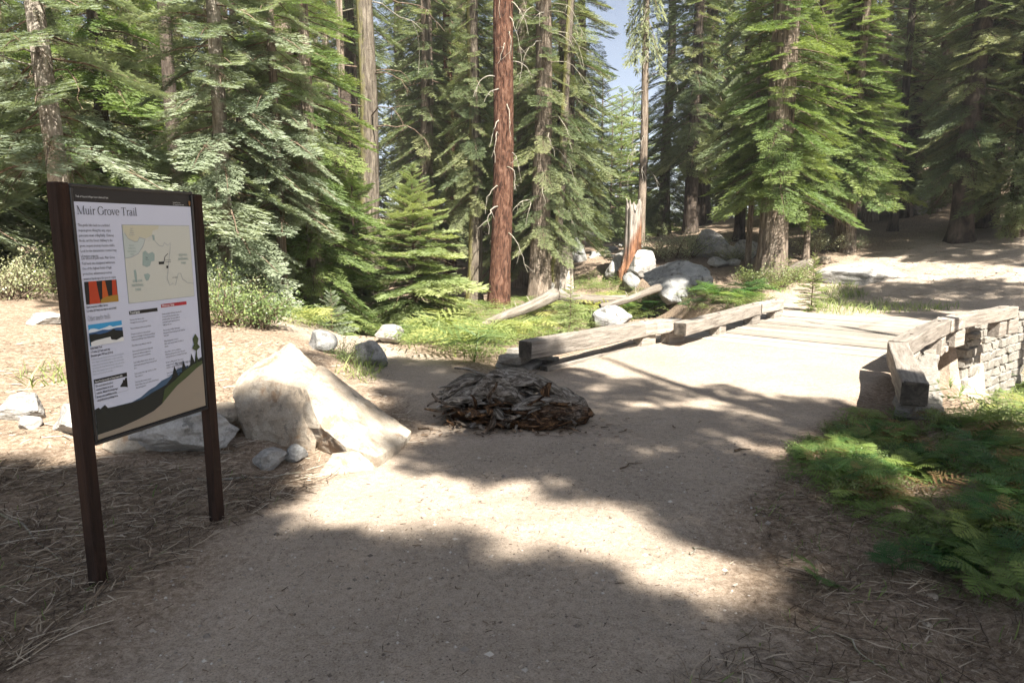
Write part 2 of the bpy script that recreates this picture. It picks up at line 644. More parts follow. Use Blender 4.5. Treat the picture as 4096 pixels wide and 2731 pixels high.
M['beam_end'] = mat_wood('rotten_end_grain', (0.025, 0.022, 0.018), (0.06, 0.052, 0.042), (0.13, 0.11, 0.09), grain=(8, 8, 8))
M['plank'] = mat_wood('dusty_plank', (0.17, 0.148, 0.125), (0.28, 0.247, 0.21), (0.38, 0.335, 0.285), grain=(0.9, 14, 14))
M['log'] = mat_wood('bleached_log', (0.08, 0.067, 0.054), (0.18, 0.155, 0.128), (0.31, 0.275, 0.235), grain=(1.0, 9, 9))


# ------------------------------------------------------------------ ground and trail
def spaced(lo, hi, n, c, k):
    t = np.linspace(-1, 1, n)
    a = math.asinh((lo - c) / k)
    b = math.asinh((hi - c) / k)
    return c + k * np.sinh(np.linspace(a, b, n))


gx = spaced(-420, 420, 330, 0.6, 3.2)
gy = spaced(-60, 620, 350, 5.0, 3.0)
GX, GY = np.meshgrid(gx, gy)
GZ = height(GX.ravel(), GY.ravel()).reshape(GX.shape)
PM = path_mask(GX.ravel(), GY.ravel()).reshape(GX.shape)
idx = np.arange(GX.size).reshape(GX.shape)
quads = np.stack([idx[:-1, :-1], idx[:-1, 1:], idx[1:, 1:], idx[1:, :-1]], -1).reshape(-1, 4)
VT = np.stack([GX.ravel(), GY.ravel(), GZ.ravel()], -1)
qpm = PM.ravel()[quads].mean(1)


def sub_mesh(name, keep):
    q = quads[keep]
    used, inv = np.unique(q, return_inverse=True)
    return mesh_np(name, VT[used], inv.reshape(q.shape), [M['ground']], tint=PM.ravel()[used], smooth=True)


obj('forest_floor', sub_mesh('forest_floor', qpm < 0.5), kind='structure')
obj('dirt_trail', sub_mesh('dirt_trail', qpm >= 0.5), kind='structure')

# ------------------------------------------------------------------ footbridge: planks, guard timbers, stone abutments
bridge = empty('timber_bridge', B(0, 0, 0))
tag(bridge, 'timber plank bridge with low squared guard beams over the creek gully', 'bridge')
BINV = Matrix.Translation(-Vector(B(0, 0, 0)))
ang_s = math.atan2(BS[1], BS[0])
ang_a = math.atan2(BA[1], BA[0])


def bpart(name, me, pos, rot, parent=bridge):
    o = obj(name, me, parent)
    p = Vector(pos)
    o.location = p - Vector(parent.location) if parent is bridge else p
    o.rotation_euler = rot
    return o


d0, d1, npl = -2.08, 2.32, 22
pw = (d1 - d0) / npl
plank_meshes = [box_mesh('plank', 3.72 + 0.05 * k, pw - 0.030, 0.075, [M['plank']], 0.007, 0.004, k, cuts=3) for k in range(4)]
for k in range(npl):
    dd = d0 + pw * (k + 0.5)
    bpart('plank', plank_meshes[k % 4], B(dd, 0.15 + R.uniform(-.03, .03), -0.012 + R.uniform(-.012, .012)), (R.uniform(-.012, .012), R.uniform(-.002, .002), ang_s + R.uniform(-.004, .004)))
for s in (-1.2, 0.1, 1.4):
    bpart('stringer', box_mesh('stringer', 4.5, 0.2, 0.26, [M['beam']], 0.01), B(0.1, s, -0.19), (0, 0, ang_a))


def beam_mesh(length, w, hgt, seed):
    bm = bmesh.new()
    bmesh.ops.create_cube(bm, size=1)
    for v in bm.verts:
        v.co = Vector((v.co.x * length, v.co.y * w, v.co.z * hgt))
    long = [e for e in bm.edges if abs((e.verts[0].co - e.verts[1].co).x) > 0.9 * length]
    bmesh.ops.subdivide_edges(bm, edges=long, cuts=9, use_grid_fill=True)
    rr = random.Random(seed)
    bow = rr.uniform(-0.02, 0.02)
    for v in bm.verts:
        v.co.y += bow * (1 - (2 * v.co.x / length) ** 2) + rr.uniform(-.006, .006)
        v.co.z += rr.uniform(-.006, .006)
    sharp = [e for e in bm.edges if len(e.link_faces) == 2 and e.calc_face_angle() > 0.8]
    bmesh.ops.bevel(bm, geom=sharp, offset=0.016, segments=2, affect='EDGES', profile=0.5)
    bm.faces.ensure_lookup_table()
    for f in bm.faces:
        if abs(f.normal.x) > 0.9:
            f.material_index = 1
    return bm_mesh('guard_beam', bm, [M['beam'], M['beam_end']], False)


ZT = 0.40


def beam(pa, pb, w=0.24, hgt=0.24, z0=ZT, z1=ZT, seed=0, ext=0.0):
    a, b = Vector(P(*pa, z0)), Vector(P(*pb, z1))
    return beam_w(a, b, w, hgt, seed)


def beam_w(a, b, w, hgt, seed):
    a, b = Vector(a), Vector(b)
    dv = b - a
    ln = dv.length
    mid = (a + b) / 2 - Vector((0, 0, hgt / 2))
    o = bpart('guard_beam', beam_mesh(ln, w, hgt, seed), mid, (0, -math.asin(dv.z / ln), math.atan2(dv.y, dv.x)))
    return a, b


LB = []
LB.append(beam((525, 340.5), (648, 320.5), 0.19, 0.205, 0.42, 0.36, 1))
LB.append(beam((638, 322.5), (677, 318), 0.2, 0.19, 0.36, 0.36, 2))
LB.append(beam((680, 322.5), (756, 303.5), 0.20, 0.185, 0.36, 0.36, 3))
LB.append(beam((757, 303), (779, 299), 0.2, 0.19, 0.36, 0.36, 4))
RB = []
RB.append(beam((916, 382), (898, 341.5), 0.205, 0.205, 0.40, 0.40, 5))
RB.append(beam((898.5, 340.5), (943, 319), 0.205, 0.195, 0.40, 0.40, 6))
RB.append(beam((943.5, 318.7), (958, 314.5), 0.205, 0.195, 0.40, 0.40, 7))
RB.append(beam((958.5, 314.3), (1012, 305.5), 0.205, 0.195, 0.40, 0.40, 8))
blk = box_mesh('spacer_block', 0.34, 0.17, 0.25, [M['beam']], 0.012, 0.006, 3)


m_bolt = mat_flat('rusty_bolt', (.05, .035, .028), .6, .4)
bv, bf = tube(np.array([[0, 0, -.01], [0, 0, .006]]), [.02, .018], 8)
bolt_me = mesh_np('bolt', bv, bf, [m_bolt])


def blocks(seg, ts, z=0.06):
    a, b = seg
    for t in ts:
        p = a.lerp(b, t)
        bpart('bolt', bolt_me, (p.x, p.y, p.z + .001), (0, 0, 0))
        bpart('spacer_block', blk, (p.x, p.y, z + R.uniform(-.004, .004)), (0, 0, math.atan2(b.y - a.y, b.x - a.x) + R.uniform(-.1, .1)))


ZB = .085
blocks(LB[0], [0.97], 0.04)
blocks(LB[1], [0.9], 0.05)
blocks(LB[2], [0.45, 0.95], 0.05)
blocks(LB[3], [0.85], 0.05)
blocks(RB[1], [0.25, 0.9], 0.06)
blocks(RB[2], [0.9], 0.06)
blocks(RB[3], [0.75, 0.97], 0.06)
# long sill timber half buried beside the near left guard
a, b = LB[0]
aa, bb = a.lerp(b, 0.16) + Vector((0.10, -0.08, 0)), a.lerp(b, 0.95) + Vector((0.10, -0.08, 0))
aa.z = bb.z = 0.06
o = bpart('sill_timber', beam_mesh((bb - aa).length, 0.12, 0.14, 31), (aa + bb) / 2 - Vector((0.16, -0.13, 0.07)), (0, 0, math.atan2(bb.y - aa.y, bb.x - aa.x)))


def stone_mesh(seed, wx=1.0):
    bm = bmesh.new()
    bmesh.ops.create_cube(bm, size=1)
    bmesh.ops.bevel(bm, geom=bm.edges[:], offset=0.13, segments=1, affect='EDGES')
    rr = random.Random(seed)
    for v in bm.verts:
        v.co += Vector((rr.uniform(-1, 1), rr.uniform(-1, 1), rr.uniform(-1, 1))) * 0.075
    bmesh.ops.triangulate(bm, faces=bm.faces[:])
    return bm_mesh('stone', bm, [M['wallstone']], False)


STONES = [stone_mesh(k) for k in range(10)]


def masonry(name, a, b, z0, z1, thick, face, label, taper=0.0, hc=(0.11, 0.2), wc=(0.2, 0.48), top_drop=None):
    """coursed rubble between plan points a and b; face = outward unit normal (x,y)"""
    a, b = np.array(a[:2], float), np.array(b[:2], float)
    ln = np.linalg.norm(b - a)
    u = (b - a) / ln
    root = empty(name, ((a[0] + b[0]) / 2, (a[1] + b[1]) / 2, z0))
    tag(root, label, 'stone wall')
    rz = math.atan2(u[1], u[0])
    n = np.array(face)
    zs = [z0]
    while zs[-1] < z1 - 0.09:
        zs.append(zs[-1] + R.uniform(*hc))
    core = box_mesh('core', ln, max(thick - 0.1, 0.06), z1 - z0 - 0.06, [M['mortar']], 0.0)
    mid = (a + b) / 2 - n * (thick / 2 + 0.035)
    obj('mortar_core', core, root, loc=(mid[0] - root.location.x, mid[1] - root.location.y, (z1 - z0) / 2 - 0.03), rot=(0, 0, rz))
    for k in range(len(zs) - 1):
        zc, hh = (zs[k] + zs[k + 1]) / 2, zs[k + 1] - zs[k]
        x = R.uniform(-0.15, 0)
        while x < ln:
            w = R.uniform(*wc)
            x0, x1 = max(x, 0), min(x + w, ln)
            x += w
            if x1 - x0 < 0.07:
                continue
            dep = R.uniform(0.17, 0.26)
            c = a + u * (x0 + x1) / 2 - n * (dep / 2 - 0.045 + R.uniform(0, 0.05)) * 1.0
            if top_drop and zc > top_drop((x0 + x1) / 2 / ln):
                continue
            obj('stone', STONES[R.randint(10)], root, loc=(c[0] - root.location.x, c[1] - root.location.y, zc - z0),
                rot=(R.uniform(-.06, .06), R.uniform(-.05, .05), rz + R.choice([0, math.pi]) + R.uniform(-.06, .06)),
                scale=((x1 - x0) * .97, dep, hh * .96))
    # capping course
    x = 0
    while x < ln:
        w = R.uniform(0.28, 0.5)
        c = a + u * min(x + w / 2, ln) - n * thick * 0.5
        zz = z1 - 0.05 if not top_drop else min(z1, top_drop(min(x / ln, 1))) - 0.05
        obj('stone', STONES[R.randint(10)], root, loc=(c[0] - root.location.x, c[1] - root.location.y, zz - z0),
            rot=(R.uniform(-.04, .04), R.uniform(-.04, .04), rz + R.uniform(-.08, .08)), scale=(w, thick * R.uniform(.9, 1.05), 0.11))
        x += w
    return root


masonry('stone_abutment', B(1.95, -1.6), B(1.95, 2.02), -1.75, -0.07, 0.45, -BA, 'mortared rubble abutment under the far end of the plank bridge', wc=(0.26, 0.62), hc=(0.13, 0.26))
masonry('stone_abutment', B(-1.95, -1.6), B(-1.95, 2.05), -1.75, -0.07, 0.4, BA, 'shadowed rubble abutment under the near end of the plank bridge')
wa, wb = B(1.9, 2.06), B(5.3, 2.75)
wn_dir = (wb - wa)[:2] / np.linalg.norm((wb - wa)[:2])
masonry('stone_wing_wall', wa, wb, -1.75, 0.02, 0.42, (wn_dir[1], -wn_dir[0]), 'long coursed stone wing wall beyond the bridge under the far right guard beam')
a, b = RB[0]
wa, wb = B(-1.9, 2.12), np.array([a.x + 0.30, a.y + 0.1, 0])
wn_dir = (wa - wb)[:2] / np.linalg.norm((wa - wb)[:2])
masonry('stone_wing_wall', wb, wa, -0.9, 0.10, 0.36, (wn_dir[1], -wn_dir[0]), 'short stone wing wall beneath the nearest right guard beam')
p0 = P(524, 365, 0)
pile = empty('stone_pile', (p0[0], p0[1], 0))
tag(pile, 'small dry stone pile holding up the end of the left guard beam', 'stone pile')
for k in range(14):
    lay = k // 5
    sc = (R.uniform(.28, .44), R.uniform(.22, .32), R.uniform(.09, .13))
    obj('stone', STONES[k % 10], pile, loc=(R.uniform(-.24, .3) * (1 - lay * .25) + 0.05, R.uniform(-.2, .3), 0.02 + lay * 0.085), rot=(R.uniform(-.12, .12), R.uniform(-.12, .12), R.uniform(0, 3)), scale=sc)


# ------------------------------------------------------------------ rocks
def ico(sub):
    bm = bmesh.new()
    bmesh.ops.create_icosphere(bm, subdivisions=sub, radius=1)
    bm.verts.ensure_lookup_table()
    V = np.array([v.co[:] for v in bm.verts])
    F = np.array([[v.index for v in f.verts] for f in bm.faces])
    bm.free()
    return V, F


ICO = {k: ico(k) for k in (3, 4, 5)}


def rock_mesh(seed, sub=4, cuts=14, rough=0.06, mat='granite', smooth=True, dims=(1, 1, 1)):
    V, F = ICO[sub]
    V = V.copy()
    rr = np.random.RandomState(seed)
    for _ in range(cuts):
        n = rr.normal(size=3)
        n[2] *= 0.7
        n /= np.linalg.norm(n)
        c = rr.uniform(0.52, 0.84)
        dd = V @ n
        over = dd > c
        V[over] -= (dd[over] - c)[:, None] * n * 0.985
    V += V * (fbm(V * 1.6 + seed * 3.7, 4) * rough * 2.2)[:, None]
    V += V * (fbm(V * 6.5 + seed * 1.7, 3) * rough * 0.7)[:, None]
    lo_, hi_ = V.min(0), V.max(0)
    V = ((V - lo_) / (hi_ - lo_) * 2 - 1) * np.array(dims)
    return mesh_np('rock', V, F, [M[mat]], smooth=False)


def rock(px0, px1, pytop, pybase, label, seed, mat='granite', name='rock', depth=0.8, sink=0.25, rough=0.06, cuts=15, sub=4, group=None, rz=None, dist=None):
    p = G((px0 + px1) / 2, pybase) if dist is None else at_y((px0 + px1) / 2, dist)
    dep = to_px(*p)[2]
    w = (px1 - px0) / FPX * dep
    hgt = (pybase - pytop) / FPX * dep
    rr = np.random.RandomState(seed)
    me = rock_mesh(seed, sub, cuts, rough, mat, dims=(w / 2, w * depth / 2, hgt * (1 + sink) / 2))
    o = obj(name, me, loc=(p[0], p[1] + w * depth * 0.35, h1(p[0], p[1] + w * depth * .35) + hgt * (0.5 - sink * 0.5)), rot=(0, 0, (rr.uniform(-.3, .3) if rz is None else rz)))
    return tag(o, label, 'rock', group)


# the big broken boulder in front: hull of hand placed corners, split into a fine skin
def hull_rock(name, pts, cuts, noise_amt, seed=0):
    bm = bmesh.new()
    for p in pts:
        bm.verts.new(p)
    r = bmesh.ops.convex_hull(bm, input=bm.verts[:])
    loose = [v for v in bm.verts if not v.link_faces]
    bmesh.ops.delete(bm, geom=loose, context='VERTS')
    bmesh.ops.triangulate(bm, faces=bm.faces[:])
    for _ in range(cuts):
        long = [e for e in bm.edges if e.calc_length() > 0.05]
        bmesh.ops.subdivide_edges(bm, edges=long, cuts=1)
        bmesh.ops.triangulate(bm, faces=bm.faces[:])
    bmesh.ops.smooth_vert(bm, verts=bm.verts[:], factor=0.08, use_axis_x=True, use_axis_y=True, use_axis_z=True)
    bm.normal_update()
    bm.verts.ensure_lookup_table()
    V = np.array([v.co[:] for v in bm.verts])
    Nn = np.array([v.normal[:] for v in bm.verts])
    F = np.array([[v.index for v in f.verts] for f in bm.faces])
    bm.free()
    ridg = np.abs(fbm(V * 5.0 + seed, 4))
    dsp = fbm(V * 2.6 + 4 + seed, 4) * noise_amt + (0.25 - ridg) * noise_amt * 0.5 + fbm(V * 17 + seed, 3) * noise_amt * 0.25
    step = np.floor(fbm(V * np.array([3.0, 3.0, 6.0]) + seed * 2, 2) * 5) / 5
    V = V + Nn * (dsp + step * noise_amt * 0.6)[:, None]
    return V, F


def W(px, py, y):
    """world point seen at a picture position at ground distance y"""
    d = ray(px, py)
    return CAMP + d * (y / d[1])


dn = np.array([0, 0, -.25])
wedge_a = [W(291, 345, 5.5), W(279, 354, 5.45), W(262, 362, 5.4), W(246, 373, 5.35), W(236, 391, 5.1), W(238, 404, 5.02), W(252, 432, 4.92),
           W(313, 371, 5.45), W(262, 380, 5.0), W(300, 387, 4.86), W(322, 372, 5.3), W(318, 425, 4.74), W(300, 446, 4.8), W(300, 356, 6.0), W(252, 380, 6.0),
           W(255, 438, 4.9) + dn, W(310, 446, 4.8) + dn, W(260, 420, 5.9) + dn, W(320, 420, 5.9) + dn]
wedge_b = [W(321, 366, 5.35), W(306, 388, 4.84), W(331, 372, 5.28), W(360, 396, 5.22), W(412, 431, 5.12), W(406, 440, 4.92), W(377, 457, 4.44), W(345, 446, 4.52), W(322, 428, 4.62), W(312, 408, 4.72), W(285, 392, 5.1), W(288, 428, 4.95), W(300, 372, 5.5),
           W(345, 385, 5.8), W(395, 425, 5.7), W(377, 460, 4.55) + dn, W(408, 441, 5.1) + dn, W(330, 445, 5.0) + dn, W(340, 420, 5.8) + dn]
bc = np.array([-1.05, 5.1, 0.0])
ma = hull_rock('a', np.array(wedge_a) - bc, 5, 0.045, seed=3)
mb = hull_rock('b', np.array(wedge_b) - bc, 5, 0.028, seed=8)
BV, BF = merge([ma, mb])
bo = obj('boulder', mesh_np('boulder', BV, BF, [M['boulder']], smooth=False), loc=bc)
tag(bo, 'large pointed tan granite boulder beside the trail, sunlit broken top', 'boulder')
rock(100, 232, 411, 455, 'broad low white granite slab left of the pointed boulder', 21, 'granite', depth=0.6, sink=0.5, rough=0.1, sub=5)
rock(196, 241, 405, 437, 'pale granite lump wedged between slab and pointed boulder', 22, 'boulder', depth=0.8, rough=0.09)
rock(250, 283, 452, 470, 'small angular pale rock just below the pointed boulder', 23, 'granite', depth=0.9, rough=0.08)
rock(283, 306, 447, 463, 'rounded grey speckled rock under the pointed boulder', 24, 'granite_grey', depth=0.9)
rock(318, 372, 455, 472, 'flat tan rock at the foot of the pointed boulder', 25, 'boulder', depth=0.5, sink=.6)
rock(-14, 42, 397, 421, 'pale flat rock at the far left edge of the picture', 26, 'granite', depth=0.7, sink=.4, sub=5)
rock(38, 104, 411, 440, 'flat white rock half hidden by the left sign post', 27, 'granite', depth=0.6, sink=.4, sub=5)
rock(97, 158, 432, 452, 'low tan rock under the lower edge of the sign', 28, 'boulder', depth=0.5, sink=.5)
rock(16, 38, 419, 431, 'small tilted white stone left of the sign post', 29, 'granite', depth=0.7)
rock(22, 58, 313, 324, 'thin white rock on the shaded slope left of the sign', 30, 'granite', depth=0.6)
rock(305, 336, 331, 352, 'grey rounded rock on the bank above the pointed boulder', 31, 'granite_grey', depth=0.8, rough=0.04, cuts=6)
rock(354, 386, 339, 366, 'grey rock behind the green bush by the side trail', 32, 'granite_grey', depth=0.9)
rock(375, 402, 326, 344, 'pale rock at the edge of the fern meadow past the bush', 33, 'granite', depth=0.9)
rock(587, 634, 309, 333, 'grey granite rock among ferns behind the left guard beam', 34, 'granite_grey', depth=0.9, rough=0.07)
rock(648, 720, 262, 297, 'large dark mossed split boulder behind the ferns', 35, 'granite_grey', depth=0.8, sink=.3, rough=0.08, sub=5)
rock(623, 641, 275, 292, 'round grey stone left of the mossed split boulder', 36, 'granite_grey', depth=1, cuts=4, rough=0.03)
rock(606, 628, 256, 276, 'white boulder left of the burnt snag foot', 37, 'granite', depth=0.9)
rock(629, 658, 254, 279, 'white boulder right of the burnt snag foot', 38, 'granite', depth=0.9)
rock(694, 729, 232, 258, 'tall pale boulder rising behind the pale shrub', 39, 'granite', depth=0.9)
rock(716, 741, 245, 262, 'leaning pale boulder left of the thick trunk', 40, 'granite', depth=0.8)
rock(733, 762, 243, 260, 'pale domed boulder touching the thick trunk', 41, 'granite', depth=0.8)
rock(709, 733, 258, 268, 'low pale block below the leaning boulder', 42, 'granite', depth=0.7)
rock(728, 742, 259, 266, 'small round pale stone by the thick trunk', 43, 'granite', depth=0.9)
rock(566, 588, 237, 262, 'tall grey boulder on the dirt slope left of the small fir', 44, 'granite_grey', depth=0.8)
rock(577, 597, 232, 246, 'pale boulder high on the dirt slope behind the grey one', 45, 'granite', depth=0.8)
rock(819, 834, 257, 264, 'small tan stone on the sunlit dirt right of the thick trunk', 46, 'boulder', depth=0.8)
rock(858, 876, 261, 270, 'square tan stone alone on the sunlit dirt', 47, 'boulder', depth=0.8)
rock(826, 912, 268, 284, 'low granite slab flush with the sunlit dirt', 48, 'granite', depth=0.6, sink=.75, rough=.04)
rock(898, 942, 180, 214, 'smooth granite dome on the hill at right', 49, 'granite', depth=0.9, sink=.5, rough=.03, cuts=4)
rock(912, 936, 193, 210, 'dark round boulder on the granite dome beside the firs', 50, 'granite_grey', depth=0.9, cuts=3, rough=.03)
rock(757, 786, 251, 272, 'white rock ledge just right of the thick trunk', 51, 'granite', depth=0.6, sink=.5)
rock(543, 566, 277, 301, 'pale pointed rock behind the fallen log', 52, 'granite', depth=0.7)
rr = np.random.RandomState(5)
for k in range(34):
    px, py = rr.uniform(575, 650), rr.uniform(232, 262)
    p = G(px, py)
    w = rr.uniform(0.10, 0.34)
    o = obj('stone', rock_mesh(200 + k % 6, 3, 6, .06, 'granite_grey' if k % 3 else 'granite', dims=(w, w * .8, w * .5)), loc=(p[0], p[1], p[2] + w * .12), rot=(0, 0, rr.uniform(0, 6)))
    tag(o, 'small grey stone scattered on the dirt slope below the burnt snag', 'stone', 'stones on the dirt slope')
for k in range(9):
    px, py = rr.uniform(560, 1010), rr.uniform(480, 660)
    if k > 3:
        px, py = rr.uniform(250, 420), rr.uniform(455, 500)
    p = G(px, py)
    w = rr.uniform(0.012, 0.03)
    o = obj('stone', rock_mesh(220 + k % 4, 3, 6, .06, 'boulder', dims=(w, w * .8, w * .6)), loc=(p[0], p[1], p[2] + w * .3), rot=(0, 0, rr.uniform(0, 6)))
    tag(o, 'pebble lying loose on the trail dirt', 'stone', 'pebbles on the trail')


# ------------------------------------------------------------------ conifers
def feather(O, D, U, ln, wd, tn, serr):
    """serrated needle ribbons. O,D,U (n,3); ln,wd,tn (n,) -> V,F,T"""
    n = len(O)
    Sd = np.cross(D, U)
    V, T = [], []
    for k in range(serr):
        t0, t1 = k / serr, (k + 1) / serr
        w = 1.0 - 0.45 * abs(2 * (k + .5) / serr - 0.9)
        for sg in (-1, 1):
            b0 = O + D * (ln * t0)[:, None]
            b1 = O + D * (ln * t1)[:, None]
            tip = O + D * (ln * (t1 + 0.55 / serr))[:, None] + Sd * (sg * wd * w)[:, None] + U * (wd * 0.25)[:, None]
            V += [b0, b1, tip] if sg > 0 else [b1, b0, tip]
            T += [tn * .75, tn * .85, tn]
    V = np.stack(V, 1).reshape(-1, 3)
    T = np.stack(T, 1).ravel()
    F = np.arange(len(V), dtype=np.int32).reshape(-1, 3)
    return V, F, T


def branch_tmpl(seed, nl=16, tw=0.105, wd=0.021, serr=3, start=0.16, lat=0.40, droop=0.10, gap=0.055, fill=1.0, lift=0.0, tilt=.45):
    """a flat fir bough one unit long along +x"""
    rr = np.random.RandomState(seed)
    O, D, U, ln, ww, tn = [], [], [], [], [], []

    def add(o, d, l, t):
        d = d / np.linalg.norm(d)
        u = np.array([rr.normal() * tilt, rr.normal() * tilt, 1.0])
        u -= d * (u @ d)
        u /= np.linalg.norm(u)
        O.append(o); D.append(d); U.append(u); ln.append(l); ww.append(wd * rr.uniform(.8, 1.25)); tn.append(t)

    def axis(x):
        return np.array([x, 0, -droop * x * x + 0.12 * droop * math.sin(x * 7) + lift * x])

    for i in range(nl):
        x = start + (0.97 - start) * (i + rr.uniform(-.3, .3)) / nl
        for sg in (-1, 1):
            if rr.rand() > fill:
                continue
            prof = (1 - x) ** 0.62 * min(1, (x - start + .12) / .22)
            l = lat * prof * rr.uniform(.7, 1.15) + 0.03
            a = math.radians(rr.uniform(42, 62) - 14 * x) * sg
            d = np.array([math.cos(a), math.sin(a), rr.uniform(-.12, .06)])
            o = axis(x)
            m = max(1, int(l / gap))
            for j in range(m):
                f = (j + .6) / m
                p = o + d * l * f + np.array([0, 0, -0.25 * (l * f) ** 2])
                for s2 in (-1, 1):
                    b = a + s2 * math.radians(rr.uniform(35, 60))
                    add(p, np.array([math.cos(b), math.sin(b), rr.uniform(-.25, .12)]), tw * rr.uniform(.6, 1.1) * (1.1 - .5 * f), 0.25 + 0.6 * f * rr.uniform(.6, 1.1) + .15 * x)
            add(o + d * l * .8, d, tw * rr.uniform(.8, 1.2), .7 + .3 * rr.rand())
    for j in range(5):
        add(axis(0.86 + 0.02 * j), np.array([1, rr.uniform(-.5, .5), rr.uniform(-.1, .1)]), tw, .85)
    V, F, T = feather(np.array(O), np.array(D), np.array(U), np.array(ln), np.array(ww), np.array(tn), serr)
    return V, F, np.clip(T, 0, 1)


def rot_mat(az, pitch, roll):
    ca, sa = math.cos(az), math.sin(az)
    cp, sp = math.cos(pitch), math.sin(pitch)
    cr, sr = math.cos(roll), math.sin(roll)
    Rz = np.array([[ca, -sa, 0], [sa, ca, 0], [0, 0, 1]])
    Ry = np.array([[cp, 0, -sp], [0, 1, 0], [sp, 0, cp]])
    Rx = np.array([[1, 0, 0], [0, cr, -sr], [0, sr, cr]])
    return Rz @ Ry @ Rx


TM = {
    'plate': [branch_tmpl(k, 27, .066, .0135, 5, .16, .40, .24, .034, tilt=.4) for k in range(6)],
    'full': [branch_tmpl(10 + k, 24, .074, .0125, 5, .12, .42, .24, .040, lift=.08, tilt=.65) for k in range(6)],
    'mid': [branch_tmpl(20 + k, 14, .115, .023, 3, .14, .42, .32, .070, tilt=.7) for k in range(4)],
    'coarse': [branch_tmpl(30 + k, 8, .18, .040, 2, .10, .40, .28, .13, tilt=.9) for k in range(4)],
    'young': [branch_tmpl(40 + k, 12, .14, .024, 3, .10, .36, .18, .075, lift=.06, tilt=.8) for k in range(4)],
    'youngh': [branch_tmpl(60 + k, 19, .095, .019, 4, .08, .42, .14, .046, lift=.06, tilt=.8) for k in range(5)],
    'shade': [branch_tmpl(50 + k, 9, .19, .080, 2, .10, .42, .15, .11) for k in range(3)],
}


def crown(seed, H, base, nb, Lmax, tset, p_low=-.25, p_top=.45, lean=(0, 0), power=0.75, dens=1.0, lo_short=1.0, wid=1.0, sag=0.0, az_rng=None, clump=0.0):
    rr = np.random.RandomState(seed)
    tm = TM[tset]
    parts, limbs = [], []
    az = rr.uniform(0, 6)
    for i in range(nb):
        f = ((i + rr.uniform(-.4, .4)) / nb)
        f = min(max(f, 0), 1) ** dens
        z = base + (H - base) * f * 0.985
        az += 2.399 + rr.uniform(-.5, .5)
        Lb = Lmax * max((1 - f), 0.02) ** power * rr.uniform(.68, 1.12) + 0.12
        if f < .12:
            Lb *= lo_short + (1 - lo_short) * f / .12
        if clump and math.sin(z * 2.1 + 3 * math.sin(az + seed)) < clump - 1:
            continue
        pit = p_low + (p_top - p_low) * f + rr.uniform(-.13, .13)
        Rm = rot_mat(az, pit, rr.uniform(-.25, .25))
        V, F, T = tm[rr.randint(len(tm))]
        sc = np.array([Lb, Lb * wid * rr.uniform(.85, 1.15), Lb])
        o = np.array([lean[0] * z, lean[1] * z, z])
        Vw = (V * sc) @ Rm.T + o
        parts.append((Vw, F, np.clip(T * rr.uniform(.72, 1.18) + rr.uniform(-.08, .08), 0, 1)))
        ax = np.array([[0, 0, 0], [.35, 0, -.02], [.7, 0, -.09], [.95, 0, -.17]]) * Lb
        r0 = 0.012 * Lb + .005
        limbs.append(tube(ax @ Rm.T + o, [r0, r0 * .75, r0 * .45, r0 * .15], 3, False))
        # dead inner twiglets
        for _ in range(7 if tset in ('plate', 'full') else 3):
            t = rr.uniform(.03, .45)
            d = np.array([rr.uniform(.0, 1), rr.uniform(-1, 1), rr.uniform(-1.1, .15)])
            d /= np.linalg.norm(d)
            p = np.array([t * Lb, 0, -.02 * Lb])
            q = p + d * rr.uniform(.12, .34) * min(Lb, 1.4)
            w = np.array([0, .004, .004])
            limbs.append(((np.stack([p - w, p + w, q]) @ Rm.T + o), np.array([[0, 1, 2]])))
    return merge(parts), merge(limbs)


TMESH = {}
SPEC = {}


def bough_meshes(tset, mat):
    if (tset, mat) not in TMESH:
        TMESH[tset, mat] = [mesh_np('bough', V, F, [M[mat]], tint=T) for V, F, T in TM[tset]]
    return TMESH[tset, mat]


